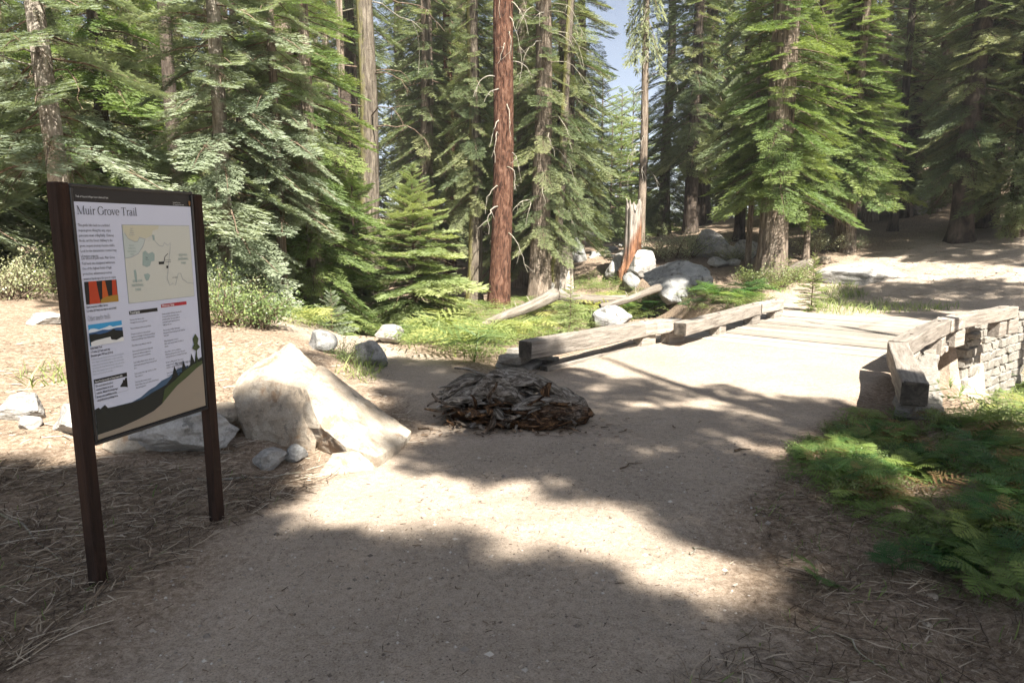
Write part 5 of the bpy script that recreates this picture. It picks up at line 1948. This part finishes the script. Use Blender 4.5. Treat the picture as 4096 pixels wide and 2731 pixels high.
tu, tz = uv(308, 856)
tw_ = uv(549, 866)[0] - tu
em = (uv(310, 823)[1] - tz) / .70
nat = sum(GL[c][0] for c in 'Muir Grove Trail') * em
serif_text('Muir Grove Trail', tu, tz, em, sx=tw_ / nat)
tu, tz = uv(352, 1284)
tw_ = uv(443, 1272)[0] - tu
em = .032
nat = sum(GL[c][0] for c in 'Other nearby trails:') * em
serif_text('Other nearby trails:', tu, tz, em, sx=tw_ / nat, wgt=.8)
dg = bpy.context.evaluated_depsgraph_get()
for o, u, z, lift, mt, sx in TEXTS:
    me = bpy.data.meshes.new_from_object(o.evaluated_get(dg))
    me.materials.clear()
    me.materials.append(mt)
    cu = o.data
    bpy.data.objects.remove(o)
    bpy.data.curves.remove(cu)
    t = obj('lettering', me, panel)
    t.location = (u - PO.x, -FR - .0008 * lift - PO.y, z - PO.z)
    t.rotation_euler = (math.radians(90), 0, 0)
    t.scale = (sx, 1, 1)


# ------------------------------------------------------------------ bracken
def frond(seed, pairs=9, serr=5, stalk=.38, bendup=1.15, flat=-.25, wid=.36):
    """one bracken frond, unit length, arching from upright to level"""
    rr = np.random.RandomState(seed)
    O, D, U, ln, ww, tn = [], [], [], [], [], []
    for i in range(pairs):
        t = i / (pairs - 1)
        x = stalk + (1 - stalk) * t * .97
        l = wid * (1 - t) ** .75 * rr.uniform(.85, 1.1) + .025
        for sg in (-1, 1):
            a = math.radians(68 - 22 * t) * sg
            O.append((x, 0, 0)); D.append((math.cos(a), math.sin(a), rr.uniform(-.18, .05)))
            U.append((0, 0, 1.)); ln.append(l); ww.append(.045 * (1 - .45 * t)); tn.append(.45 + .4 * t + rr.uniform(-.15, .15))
    O, D, U = map(np.array, (O, D, U))
    D = D / np.linalg.norm(D, axis=1)[:, None]
    U = U - D * (U * D).sum(1)[:, None]
    U /= np.linalg.norm(U, axis=1)[:, None]
    V, F, T = feather(O, D, U, np.array(ln), np.array(ww), np.array(tn), serr)
    xs = np.linspace(0, 1.0, 12)
    w = .007
    SV = np.concatenate([np.stack([xs, 0 * xs - w * (1.1 - xs), 0 * xs], -1), np.stack([xs, 0 * xs + w * (1.1 - xs), 0 * xs], -1)])
    SF = np.array([(k, k + 1, k + 13) for k in range(11)] + [(k, k + 13, k + 12) for k in range(11)])
    V, F, T = merge([(V, F, T), (SV, SF, np.full(24, .35))])
    # bend along an arc
    s = np.linspace(0, 1.15, 60)
    ang = bendup + (flat - bendup) * sstep(.1, .85, s)
    ds = s[1] - s[0]
    X = np.concatenate([[0], np.cumsum(np.cos(ang[:-1]) * ds)])
    Z = np.concatenate([[0], np.cumsum(np.sin(ang[:-1]) * ds)])
    px = np.clip(V[:, 0], 0, 1.15)
    a = np.interp(px, s, ang)
    out = np.stack([np.interp(px, s, X) - V[:, 2] * np.sin(a), V[:, 1], np.interp(px, s, Z) + V[:, 2] * np.cos(a)], -1)
    return out, F, np.clip(T, 0, 1)


def fern_plant(seed, n=5, **k):
    rr = np.random.RandomState(seed)
    parts = []
    az = rr.uniform(0, 6)
    for i in range(n):
        az += 6.28 / n + rr.uniform(-.5, .5)
        V, F, T = frond(seed * 10 + i, bendup=rr.uniform(1.0, 1.45), flat=rr.uniform(-.5, .15), **k)
        s = rr.uniform(.7, 1.1)
        parts.append((V * s @ rot_mat(az, 0, rr.uniform(-.3, .3)).T, F, T * rr.uniform(.7, 1.1)))
    return merge(parts)


FERNS = []
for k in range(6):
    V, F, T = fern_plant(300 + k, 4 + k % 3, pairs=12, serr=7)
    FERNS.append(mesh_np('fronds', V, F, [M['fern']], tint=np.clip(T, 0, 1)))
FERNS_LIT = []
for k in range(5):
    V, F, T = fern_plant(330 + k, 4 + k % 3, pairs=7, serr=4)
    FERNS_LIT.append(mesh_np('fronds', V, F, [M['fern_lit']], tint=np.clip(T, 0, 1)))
FERNS_DRY = []
for k in range(3):
    V, F, T = fern_plant(350 + k, 4, pairs=7, serr=4)
    FERNS_DRY.append(mesh_np('fronds', V, F, [M['fern_dry']], tint=np.clip(T, 0, 1)))


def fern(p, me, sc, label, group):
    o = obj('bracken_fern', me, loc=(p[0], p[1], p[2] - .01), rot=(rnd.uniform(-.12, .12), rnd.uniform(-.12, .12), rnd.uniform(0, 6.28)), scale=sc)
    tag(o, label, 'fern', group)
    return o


rr = np.random.RandomState(17)


def in_poly(px, py, poly_):
    inside = False
    n = len(poly_)
    j = n - 1
    for i in range(n):
        xi, yi = poly_[i]
        xj, yj = poly_[j]
        if (yi > py) != (yj > py) and px < (xj - xi) * (py - yi) / (yj - yi) + xi:
            inside = not inside
        j = i
    return inside


def scatter(poly_, n, tries=6000):
    """ground points, even over the ground, whose picture position falls in a polygon"""
    P3 = np.array([G(*q) for q in poly_])
    x0_, y0_ = P3[:, :2].min(0)
    x1_, y1_ = P3[:, :2].max(0)
    X = rr.uniform(x0_, x1_, tries)
    Y = rr.uniform(y0_, y1_, tries)
    Z = height(X, Y)
    qx_, qy_, dp = to_px(X, Y, Z)
    res = []
    for k in range(tries):
        if dp[k] > .3 and in_poly(qx_[k], qy_[k], poly_):
            res.append((X[k], Y[k], Z[k]))
            if len(res) >= n:
                break
    return res


# shaded fern bank, right foreground
for p in scatter([(790, 440), (850, 425), (900, 418), (960, 425), (1040, 440), (1060, 520), (1040, 560), (960, 545), (900, 520), (840, 500), (800, 470)], 104):
    dry = rr.rand() < .33
    fern(p, (FERNS_DRY if dry else FERNS)[rr.randint(3 if dry else 6)], rr.uniform(.17, .36), 'dry brown bracken on the shaded bank at right foreground' if dry else 'green bracken fern on the shaded bank at right foreground', 'dry bracken on the right bank' if dry else 'ferns on the right bank')
for p in scatter([(860, 510), (960, 550), (1060, 570), (1070, 640), (1000, 640), (930, 600), (880, 560)], 14):
    fern(p, FERNS[rr.randint(6)], rr.uniform(.18, .36), 'small sparse bracken low on the shaded right bank', 'sparse ferns low on the right bank')
f_ = fern(G(815, 588), FERNS[2], .20, 'single bright frond lying on the dirt at lower right', None)
f_.rotation_euler = (0.2, 0.5, .6)
fern(G(893, 575), FERNS[1], .24, 'single bent bright bracken above the lying frond at lower right', None)
# creek side, right, sunlit
for p in scatter([(955, 412), (1000, 390), (1040, 380), (1050, 430), (1000, 440), (972, 432)], 16):
    fern(p, FERNS_LIT[rr.randint(5)], rr.uniform(.3, .48), 'sunlit bracken down by the creek right of the stone wall', 'sunlit ferns by the creek')
for p in scatter([(985, 372), (1000, 350), (1040, 340), (1040, 395), (990, 400)], 10):
    fern(p, FERNS[rr.randint(6)], rr.uniform(.3, .5), 'deep green bracken against the foot of the wing wall', 'ferns by the wing wall foot')
# meadow left of the bridge
for p in scatter([(395, 338), (470, 322), (530, 318), (590, 318), (640, 306), (700, 296), (770, 300), (755, 305), (690, 320), (630, 322), (520, 345), (500, 362), (455, 362), (410, 352)], 84, 14000):
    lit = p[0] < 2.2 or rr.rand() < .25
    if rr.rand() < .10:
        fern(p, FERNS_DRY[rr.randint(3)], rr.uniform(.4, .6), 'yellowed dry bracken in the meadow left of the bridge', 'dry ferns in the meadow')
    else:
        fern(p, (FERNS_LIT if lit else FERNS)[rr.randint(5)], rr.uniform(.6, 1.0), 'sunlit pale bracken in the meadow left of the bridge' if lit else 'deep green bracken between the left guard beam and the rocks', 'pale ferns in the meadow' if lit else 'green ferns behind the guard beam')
for p in scatter([(285, 325), (300, 318), (380, 312), (470, 310), (470, 322), (395, 336), (330, 332)], 30, 9000):
    fern(p, FERNS_LIT[rr.randint(5)], rr.uniform(.45, .7), 'pale bracken in the far sunny meadow under the firs', 'far meadow ferns')

for p in scatter([(478, 335), (500, 322), (560, 304), (660, 298), (640, 306), (560, 318), (500, 340)], 20, 9000):
    fern(p, FERNS_LIT[rr.randint(5)], rr.uniform(.55, .8), 'pale bracken growing up against the fallen logs', 'ferns by the fallen logs')

# low green cover between the ferns, too dense to count
parts = []
SF_ = [frond(400 + k, pairs=5, serr=3, stalk=.3, bendup=1.1, flat=-.3) for k in range(4)]
cover = scatter([(280, 330), (300, 312), (480, 305), (560, 300), (700, 292), (790, 302), (760, 308), (640, 322), (520, 348), (500, 365), (455, 364), (400, 352), (380, 338)], 2300, 40000)
cover += scatter([(960, 425), (985, 385), (1060, 360), (1070, 440), (990, 445)], 260, 9000)
cover += scatter([(560, 285), (600, 272), (625, 282), (640, 295), (560, 292)], 160, 9000)
for p in cover:
    V, F, T = SF_[rr.randint(4)]
    parts.append((V * rr.uniform(.30, .62) * (.45 if p[0] > 6 else 1) @ rot_mat(rr.uniform(0, 6.28), rr.uniform(-.15, .15), rr.uniform(-.2, .2)).T + np.array(p), F, np.clip(T * rr.uniform(.5, 1.3), 0, 1)))
V, F, T = merge(parts)
o = obj('meadow_undergrowth', mesh_np('meadow_undergrowth', V, F, [M['fern_lit']], tint=T), kind='stuff')
tag(o, 'low pale green undergrowth between the ferns along the creek', 'undergrowth')


parts = []
for p in scatter([(785, 455), (850, 425), (930, 415), (1050, 430), (1060, 600), (980, 610), (900, 560), (840, 520), (790, 480)], 760, 20000):
    V, F, T = SF_[rr.randint(4)]
    parts.append((V * rr.uniform(.10, .24) @ rot_mat(rr.uniform(0, 6.28), rr.uniform(-.2, .3), rr.uniform(-.3, .3)).T + np.array(p), F, np.clip(T * rr.uniform(.3, 1.3), 0, 1)))
V, F, T = merge(parts)
o = obj('bank_undergrowth', mesh_np('bank_undergrowth', V, F, [M['fern']], tint=T), kind='stuff')
tag(o, 'low green seedlings and sprigs under the ferns on the right bank', 'undergrowth')


# ------------------------------------------------------------------ shrubs
def shrub_parts(seed, n_stems=26, leaves=90, leaf=.045, H=1.0, spread=.8):
    rr_ = np.random.RandomState(seed)
    LV, LT, st = [], [], []
    for i in range(n_stems):
        az, el = rr_.uniform(0, 6.28), rr_.uniform(.35, 1.4)
        l = rr_.uniform(.55, 1.0) * H
        d = np.array([math.cos(az) * math.cos(el) * spread * 1.4, math.sin(az) * math.cos(el) * spread * 1.4, math.sin(el)])
        b = np.array([rr_.normal() * .12 * spread, rr_.normal() * .12 * spread, 0])
        mid = b + d * l * .5 + np.array([0, 0, .06])
        end = b + d * l
        st.append(tube(np.stack([b, mid, end]), [.012, .008, .003], 3, False))
        for j in range(leaves):
            t = rr_.uniform(.3, 1.05)
            c = (1 - t) ** 2 * b + 2 * t * (1 - t) * mid + t * t * end + rr_.normal(size=3) * .085 * H
            a = rr_.normal(size=3); a /= np.linalg.norm(a)
            q = np.cross(a, rr_.normal(size=3)); q /= np.linalg.norm(q)
            s = leaf * rr_.uniform(.6, 1.2)
            LV.append([c, c + (a + q * .55) * s * .5, c + a * s * 1.1, c + (a - q * .55) * s * .5])
            LT.append([rr_.uniform(.0, 1.0)] * 4)
    LV = np.array(LV).reshape(-1, 3)
    LF = np.arange(len(LV)).reshape(-1, 4)
    return (LV, LF, np.array(LT).ravel()), merge(st)


SHR = {}
for k, (key, mat, kw) in enumerate((('leafy', 'shrub', dict(n_stems=34, leaves=80, leaf=.042, H=1.0, spread=.75)), ('pale', 'shrub_pale', dict(n_stems=40, leaves=90, leaf=.04, H=.9, spread=1.2)), ('low', 'shrub', dict(n_stems=26, leaves=70, leaf=.05, H=.7, spread=1.0)))):
    (V, F, T), (SV, SF) = shrub_parts(500 + k, **kw)
    SHR[key] = (mesh_np('foliage', V, F, [M[mat]], tint=T), mesh_np('stems', SV, SF, [M['limb']]))


def shrub(px, py, key, sc, label, group=None, p=None):
    p = G(px, py) if p is None else p
    root = empty('shrub', (p[0], p[1], p[2] - .02), rnd.uniform(0, 6.28), sc)
    tag(root, label, 'shrub', group)
    obj('foliage', SHR[key][0], root, kind='stuff')
    obj('stems', SHR[key][1], root, kind='stuff')
    return root


shrub(346, 362, 'leafy', .34, 'bright green small-leaved bush by the grey rock above the side trail')
shrub(366, 357, 'low', .30, 'low green sprigs in front of the rock by the side trail')
shrub(228, 324, 'leafy', .8, 'pale leafy bush right behind the sign edge')
shrub(258, 328, 'low', .8, 'dark-leaved low bush under the silvery fir')
shrub(214, 306, 'pale', .75, 'sunlit pale bush between the sign and the silvery fir')
shrub(12, 298, 'pale', .9, 'pale leafy brush on the slope at far left')
shrub(60, 292, 'pale', .85, 'pale leafy brush behind the left sign post')
shrub(105, 300, 'leafy', 1.1, 'leafy brush hidden behind the sign panel')
shrub(655, 262, 'pale', 1.15, 'pale manzanita spreading over the white boulder by the snag')
shrub(686, 258, 'pale', 1.25, 'taller pale manzanita above the mossed boulder')
shrub(705, 252, 'pale', .9, 'pale manzanita sprigs before the tall pale boulder')
shrub(752, 290, 'low', 1.0, 'dark leafy bush at the left foot of the thick trunk')
shrub(780, 288, 'leafy', .9, 'green bush at the right foot of the thick trunk')
shrub(800, 282, 'low', .7, 'low bush in front of the hollow log end')
shrub(735, 262, 'pale', .7, 'small pale bush among the boulders left of the thick trunk')
shrub(812, 254, 'pale', 1.0, 'pale bush right behind the thick trunk')
shrub(826, 251, 'pale', .9, 'pale bush between thick trunk and double trunk')
shrub(853, 250, 'pale', .6, 'thin pale brush at the foot of the double trunk')
shrub(595, 247, 'low', .7, 'low dark brush under the small firs on the slope')
shrub(1008, 378, 'low', .6, 'dark leafy bush beside the wing wall')
shrub(1030, 360, 'leafy', .8, 'tall leafy bush at the right edge beyond the wing wall')


for p in scatter([(790, 450), (870, 420), (960, 425), (1050, 440), (1050, 590), (960, 580), (880, 530), (810, 480)], 44, 9000):
    shrub(0, 0, 'low', rr.uniform(.12, .28), 'low small-leaved sprig among the ferns at right foreground', 'sprigs among the right bank ferns', p=p)


# ------------------------------------------------------------------ litter, straw, grass
def strips(pts, length, width, curl, rise, seed):
    """bent thin blades lying or standing at points -> V,F,T"""
    rr_ = np.random.RandomState(seed)
    n = len(pts)
    p = np.array(pts, float)
    az = rr_.uniform(0, 6.28, n)
    ln = rr_.uniform(*length, n)
    w = rr_.uniform(*width, n)
    up = rr_.uniform(*rise, n)
    d = np.stack([np.cos(az) * np.cos(up), np.sin(az) * np.cos(up), np.sin(up)], -1)
    s = np.stack([-np.sin(az), np.cos(az), 0 * az], -1)
    cv = rr_.uniform(-curl, curl, n)
    V = []
    for t, ww in ((0, 1), (.5, .85), (1, .3)):
        c = p + d * (ln * t)[:, None] + s * (cv * ln * t * t)[:, None]
        c[:, 2] -= (rr_.uniform(0, .35, n) * np.sin(up) * ln * t * t)
        V += [c - s * (w * ww)[:, None], c + s * (w * ww)[:, None] + np.array([0, 0, .002])]
    V = np.stack(V, 1).reshape(-1, 3)
    b = (np.arange(n) * 6)[:, None]
    F = np.concatenate([b + np.array([0, 1, 3]), b + np.array([0, 3, 2]), b + np.array([2, 3, 5]), b + np.array([2, 5, 4])])
    T = np.repeat(np.clip(rr_.uniform(0, 1, n), 0, 1), 6)
    return V, F, T


def lift(pts, dz):
    return [(p[0], p[1], p[2] + dz * rr.uniform(.3, 1)) for p in pts]


mlit = mat_tint('dry_straw', [(0, (.06, .042, .03)), (.4, (.20, .15, .105)), (.75, (.37, .31, .235)), (1, (.52, .47, .40))])
left_poly = [(-20, 455), (60, 462), (210, 470), (330, 480), (240, 520), (222, 530), (175, 560), (120, 590), (60, 640), (-20, 690)]
V, F, T = strips(lift(scatter(left_poly, 3600, 30000), .012), (.04, .2), (.001, .0034), .5, (-.05, .22), 1)
o = obj('straw_litter', mesh_np('straw_litter', V, F, [mlit], tint=T ** 1.4 * .85), kind='stuff')
tag(o, 'dry straw and twigs on the shaded ground around the sign posts', 'litter')
right_poly = [(790, 470), (840, 500), (940, 545), (1060, 560), (1080, 700), (650, 700), (740, 640), (800, 600), (770, 560), (745, 500)]
V, F, T = strips(lift(scatter(right_poly, 2600, 30000), .010), (.03, .16), (.0008, .0026), .5, (-.05, .20), 2)
o = obj('twig_litter', mesh_np('twig_litter', V, F, [mlit], tint=T ** 1.5 * .8), kind='stuff')
tag(o, 'dead stems and needles on the shaded bank at lower right', 'litter')
mid_poly = [(-20, 340), (200, 335), (300, 345), (400, 380), (420, 440), (330, 480), (200, 475), (-20, 460)]
V, F, T = strips(lift(scatter(mid_poly, 2600, 30000), .008), (.03, .16), (.0012, .004), .5, (-.03, .12), 3)
o = obj('needle_litter', mesh_np('needle_litter', V, F, [mlit], tint=T * .9 + .1), kind='stuff')
tag(o, 'needles and bark chips on the sunlit ground around the boulder', 'litter')
path_poly = [(180, 560), (300, 500), (420, 470), (560, 440), (800, 440), (800, 560), (740, 640), (700, 700), (20, 700)]
V, F, T = strips(lift(scatter(path_poly, 1700, 40000), .004), (.005, .04), (.0006, .003), .3, (-.02, .08), 4)
o = obj('trail_litter', mesh_np('trail_litter', V, F, [mlit], tint=T ** 1.3 * .85), kind='stuff')
tag(o, 'scattered needles and bark bits on the trodden trail', 'litter')
gp = np.array(scatter(path_poly, 2600, 40000) + scatter(mid_poly, 500, 20000))
OCT = np.array([(1, 0, 0), (-1, 0, 0), (0, 1, 0), (0, -1, 0), (0, 0, 1), (0, 0, -1)], float)
OF = np.array([(0, 2, 4), (2, 1, 4), (1, 3, 4), (3, 0, 4), (2, 0, 5), (1, 2, 5), (3, 1, 5), (0, 3, 5)])
sz = rr.gamma(1.6, .0022, len(gp)) + .0015
vv = OCT[None] * sz[:, None, None] * rr.uniform(.6, 1.3, (len(gp), 6, 1)) * np.array([1, 1, .7]) + gp[:, None]
o = obj('trail_gravel', mesh_np('trail_gravel', vv.reshape(-1, 3), (OF[None] + (np.arange(len(gp)) * 6)[:, None, None]).reshape(-1, 3),
        [mat_tint('grit', [(0, (.10, .08, .065)), (.5, (.27, .235, .20)), (1, (.46, .42, .37))])], tint=np.repeat(rr.rand(len(gp)), 6)), kind='stuff')
tag(o, 'loose grit and tiny stones on the trail surface', 'gravel')
slope_poly = [(820, 300), (1024, 300), (1024, 225), (860, 255), (800, 290)]
V, F, T = strips(lift(scatter(slope_poly, 1500, 20000), .01), (.06, .3), (.004, .012), .4, (-.03, .15), 5)
o = obj('slope_litter', mesh_np('slope_litter', V, F, [mlit], tint=T), kind='stuff')
tag(o, 'fallen needles and sticks on the dirt hillside at right', 'litter')
# bark chips round the rotten stump
ch = [(SC[0] + rr.normal() * .45, SC[1] - .28 + rr.normal() * .16) for _ in range(420)]
ch = [(a, b, h1(a, b) + .012) for a, b in ch]
V, F, T = strips(ch, (.015, .07), (.004, .013), .4, (-.1, .5), 6)
o = obj('bark_chips', mesh_np('bark_chips', V, F, [mat_tint('rotten_chips', [(0, (.03, .018, .01)), (.5, (.16, .10, .06)), (1, (.36, .28, .20))])], tint=T), kind='stuff')
tag(o, 'brown crumbled wood chips around the rotten stump', 'wood chips')
# green grass
gp = []
for poly_, n in (([(800, 312), (830, 300), (880, 304), (960, 306), (960, 310), (850, 316)], 900), ([(960, 430), (1000, 390), (1060, 370), (1060, 450)], 1100), ([(330, 372), (370, 362), (385, 368), (375, 385), (345, 380)], 130), ([(15, 372), (60, 368), (80, 382), (30, 390)], 60), ([(590, 270), (625, 268), (640, 288), (575, 290)], 500), ([(820, 290), (850, 280), (870, 296), (830, 304)], 500)):
    gp += scatter(poly_, n, 16000)
V, F, T = strips(gp, (.08, .26), (.003, .008), .5, (.5, 1.45), 7)
o = obj('grass', mesh_np('grass', V, F, [M['grass']], tint=T), kind='stuff')
tag(o, 'thin green grass by the creek, rocks and far end of the bridge', 'grass')
gp = scatter(left_poly, 90, 9000) + scatter(right_poly, 160, 9000)
V, F, T = strips(gp, (.03, .09), (.0015, .004), .4, (.4, 1.4), 8)
o = obj('grass', mesh_np('grass', V, F, [M['grass']], tint=T * .6), kind='stuff')
tag(o, 'tiny green shoots in the shaded foreground litter', 'grass')


# a few loose sticks large enough to pick out
def stick(pxa, pya, pxb, pyb, r, label, mat='deadwood'):
    a, b = G(pxa, pya), G(pxb, pyb)
    n = 8
    t = np.linspace(0, 1, n)
    path = a + np.outer(t, b - a)
    path[:, 0] += .02 * np.sin(t * 7)
    path[:, 1] += .03 * np.sin(t * 4)
    path[:, 2] = height(path[:, 0], path[:, 1]) + r * 1.2
    c = path[0].copy()
    V, F = tube(path - c, r * (1 - .6 * t), 6)
    o = obj('stick', mesh_np('stick', V, F, [M[mat]], smooth=True), loc=c)
    tag(o, label, 'stick')


stick(197, 481, 300, 472, .010, 'long pale stick below the boulder beside the sign post')
stick(0, 516, 60, 560, .008, 'pale bent stick at the left edge in the straw')
stick(15, 566, 95, 590, .006, 'thin dry stalk left of the near sign post')
stick(418, 430, 440, 432, .010, 'short dark stick between boulder and rotten stump', 'limb')
stick(735, 452, 748, 450, .010, 'short brown stick at the right edge of the trail', 'limb')
stick(690, 556, 702, 548, .006, 'pale stick in the ditch at right of the trail')
stick(840, 640, 880, 668, .006, 'thin stalk on the lower right bank')
stick(620, 470, 640, 463, .006, 'small stick on the trail right of centre', 'limb')


# ------------------------------------------------------------------ trees standing behind and beside the viewer: their boughs throw the shade seen on the ground
SHADE = [  # (picture polygon on the ground, boughs per square metre, gap noise threshold)
    ([(385, 359), (450, 359), (478, 367), (560, 371), (650, 376), (740, 386), (830, 402), (900, 412), (1030, 425), (1050, 720), (-60, 720), (-40, 478), (120, 478), (200, 494), (300, 484), (400, 470), (436, 440), (415, 425), (400, 390)], 11.0, -.9),
    ([(-40, 540), (520, 552), (600, 575), (655, 605), (700, 635), (750, 655), (790, 560), (1040, 540), (1060, 780), (-60, 780)], 9.0, -.9),
    ([(300, 348), (385, 366), (425, 425), (395, 420), (350, 380), (325, 366)], 4.0, -.3),
    ([(-10, 288), (175, 300), (175, 322), (60, 336), (-10, 342)], 3.2, -.1),
    ([(655, 330), (700, 316), (800, 318), (880, 330), (890, 352), (760, 350), (660, 342)], 3.2, .05),
    ([(800, 300), (930, 318), (1030, 300), (1030, 285), (940, 280), (860, 287)], 9.0, -.2),
    ([(850, 236), (900, 262), (960, 262), (1030, 268), (1030, 215), (930, 222)], 7.0, -.4),
    ([(560, 236), (640, 228), (650, 250), (600, 262), (575, 262)], .8, 0.0),
    ([(640, 300), (700, 270), (770, 288), (760, 300), (690, 312)], 1.3, -.1),
]
LIT = [   # where the photograph shows full sun: no bough may stand between these and the sun
    [(215, 484), (330, 478), (450, 481), (560, 486), (640, 506), (700, 536), (742, 574), (752, 604), (736, 636), (700, 618), (655, 592), (600, 564), (520, 545), (430, 531), (370, 510), (300, 500), (215, 498)],
    [(960, 430), (985, 395), (1040, 385), (1050, 450), (1000, 446)],
    [(0, 352), (200, 345), (240, 350), (240, 440), (330, 462), (300, 466), (90, 460), (0, 456)],
    [(580, 352), (700, 352), (850, 362), (850, 388), (740, 376), (560, 366)],
    [(845, 436), (862, 434), (862, 446), (846, 446)], [(905, 455), (925, 453), (925, 466), (905, 466)], [(960, 478), (985, 474), (985, 490), (960, 490)], [(880, 500), (900, 498), (900, 510), (880, 510)],
    [(395, 340), (470, 325), (520, 330), (500, 352), (440, 352)],
]
prot = [q + bc for q in ma[0][::50]]
nb_ = len(prot)
for poly_ in LIT:
    xs = [q[0] for q in poly_]
    ys = [q[1] for q in poly_]
    for px in np.arange(min(xs), max(xs), 13):
        for py in np.arange(min(ys), max(ys), 8):
            if in_poly(px, py, poly_):
                prot.append(P(px, py, 0.0) if py > 345 else G(px, py))
prot = np.array(prot)
prot_r = np.clip(prot[:, 1] * .055, .10, .5)
prot_r[:nb_] = .8
rs = np.random.RandomState(23)
cells = []
for poly_, dens, thr in SHADE:
    P3 = np.array([P(q[0], max(q[1], 250), 0.0) if q[1] > 330 else G(*q) for q in poly_])
    x0_, y0_ = P3[:, :2].min(0) - .1
    x1_, y1_ = P3[:, :2].max(0) + .1
    n = int((x1_ - x0_) * (y1_ - y0_) * dens)
    X, Y = rs.uniform(x0_, x1_, n), rs.uniform(y0_, y1_, n)
    Z = height(X, Y, False)
    qx_, qy_, dp = to_px(X, Y, Z)
    gap = fbm(np.stack([X * 1.1, Y * 1.1, X * 0 + 6], -1), 3)
    for k in range(n):
        if dp[k] < .4 or gap[k] < thr or not in_poly(qx_[k], qy_[k], poly_):
            continue
        cells.append((X[k], Y[k], Z[k]))
# ground under and behind the viewer is in shade as well
for _ in range(420):
    cells.append((rs.uniform(-5.5, 5.5), rs.uniform(-4, 2.0), 0.0))
cells = [(*c, 0.0) for c in cells]
for _ in range(80):      # boughs that keep the sign itself in shade
    q = PA + SU * rs.uniform(-.1, SW + .1)
    cells.append((q[0], q[1], rs.uniform(.5, 1.85), 1.0))
for _ in range(260):     # the dark stand at the right edge
    q = at_y(rs.uniform(885, 1030), rs.uniform(19, 27))
    cells.append((q[0], q[1], q[2] + rs.uniform(.2, 8), 0.0))
for _ in range(34):     # the mossed boulder stands in shade
    q = G(684, 297)
    cells.append((q[0] + rs.uniform(-1.1, 1.1), q[1] + rs.uniform(-.3, 1.0), q[2] + rs.uniform(0, 1.1), 1.0))
for _ in range(1):      # dapple on the boulder's right face
    q = G(rs.uniform(325, 400), rs.uniform(430, 445))
    cells.append((q[0] + rs.uniform(-.2, .2), q[1] + .35, rs.uniform(.1, .5), 1.0))

SV = np.array(SUN[:])
ROOTS = [(7.4, -4.4), (5.4, -2.2), (-2.8, -5.2), (9.2, 2.2), (12.5, 7.0), (17.5, 11.0), (-9.5, 3.5), (6.5, -6.5)]
RLAB = ['fir behind the viewer shading the trail in front', 'fir behind the viewer at right shading the fern bank', 'fir behind the viewer at left shading the sign', 'fir right of the creek shading the bridge planks',
        'fir right of the bridge out of view shading the far trail', 'fir far right out of view shading the hillside', 'fir at the left out of view shading the slope by the sign', 'tall fir far behind the viewer at right']
groups = [[] for _ in ROOTS]
for c in cells:
    hgt = rs.uniform(8.0, 14.0) 
    q = np.array(c[:3]) + SV * (hgt / SV[2])
    a, b_, dp = to_px(*q)
    if dp > 0 and -60 < a < 1084 and b_ > -40:
        continue
    w_ = prot - q
    w_ = w_ - np.outer(w_ @ SV, SV)
    if not c[3] and (np.sqrt((w_ * w_).sum(1)) / prot_r).min() < rs.uniform(.4, 1.7) and rs.rand() < .95:
        continue
    dd = [math.hypot(q[0] - r[0], q[1] - r[1]) for r in ROOTS]
    groups[int(np.argmin(dd))].append(q)
for (rx, ry), lab, pts in zip(ROOTS, RLAB, groups):
    if not pts:
        continue
    base = np.array([rx, ry, h1(rx, ry)])
    parts, limbs = [], []
    for q in pts:
        d = np.array([q[0] - rx, q[1] - ry])
        az = math.atan2(d[1], d[0]) + rs.uniform(-.5, .5)
        s = rs.uniform(.6, 1.05)
        V, F, T = TM['shade'][rs.randint(3)]
        Rm = rot_mat(az, rs.uniform(-.2, .15), rs.uniform(-.3, .3))
        ctr = np.array([.5 * s, 0, 0]) @ Rm.T
        parts.append(((V * s) @ Rm.T + (q - ctr) - base, F, np.clip(T * rs.uniform(.7, 1.1), 0, 1)))
        if rs.rand() < .05:
            r = q - base
            inner = np.array([0, 0, max(r[2] - .35 * math.hypot(d[0], d[1]) * .6, 1.0)])
            limbs.append(tube(np.stack([inner, inner * .5 + (r - ctr) * .5 + np.array([0, 0, .1]), r - ctr]), [.022, .015, .006], 4, False))
    root = empty('fir_tree', base)
    tag(root, lab, 'tree')
    obj('trunk', TR['big'], root, scale=(.7, .7, .5))
    V, F, T = merge(parts)
    obj('crown', mesh_np('crown', V, F, [M['deep']], tint=T), root, kind='stuff')
    if limbs:
        V, F = merge(limbs)
        obj('limbs', mesh_np('limbs', V, F, [M['limb']]), root, kind='stuff')


# ------------------------------------------------------------------ thin summer haze
bm = bmesh.new()
bmesh.ops.create_cube(bm, size=1)
hz = new_mat('summer_haze')
hm_, ht, hb = hz
ht.nodes.remove(hb)
pv = ht.nodes.new('ShaderNodeVolumePrincipled')
pv.inputs['Color'].default_value = (.92, .95, 1.0, 1)
pv.inputs['Density'].default_value = 0.0008
pv.inputs['Anisotropy'].default_value = 0.2
ht.links.new(pv.outputs[0], ht.nodes['Material Output'].inputs['Volume'])
haze = obj('haze', bm_mesh('haze', bm, [hm_]), loc=(0, 280, 18.5), scale=(860, 700, 43), kind='stuff')
cy.volume_bounces = 0
cy.volume_max_steps = 64
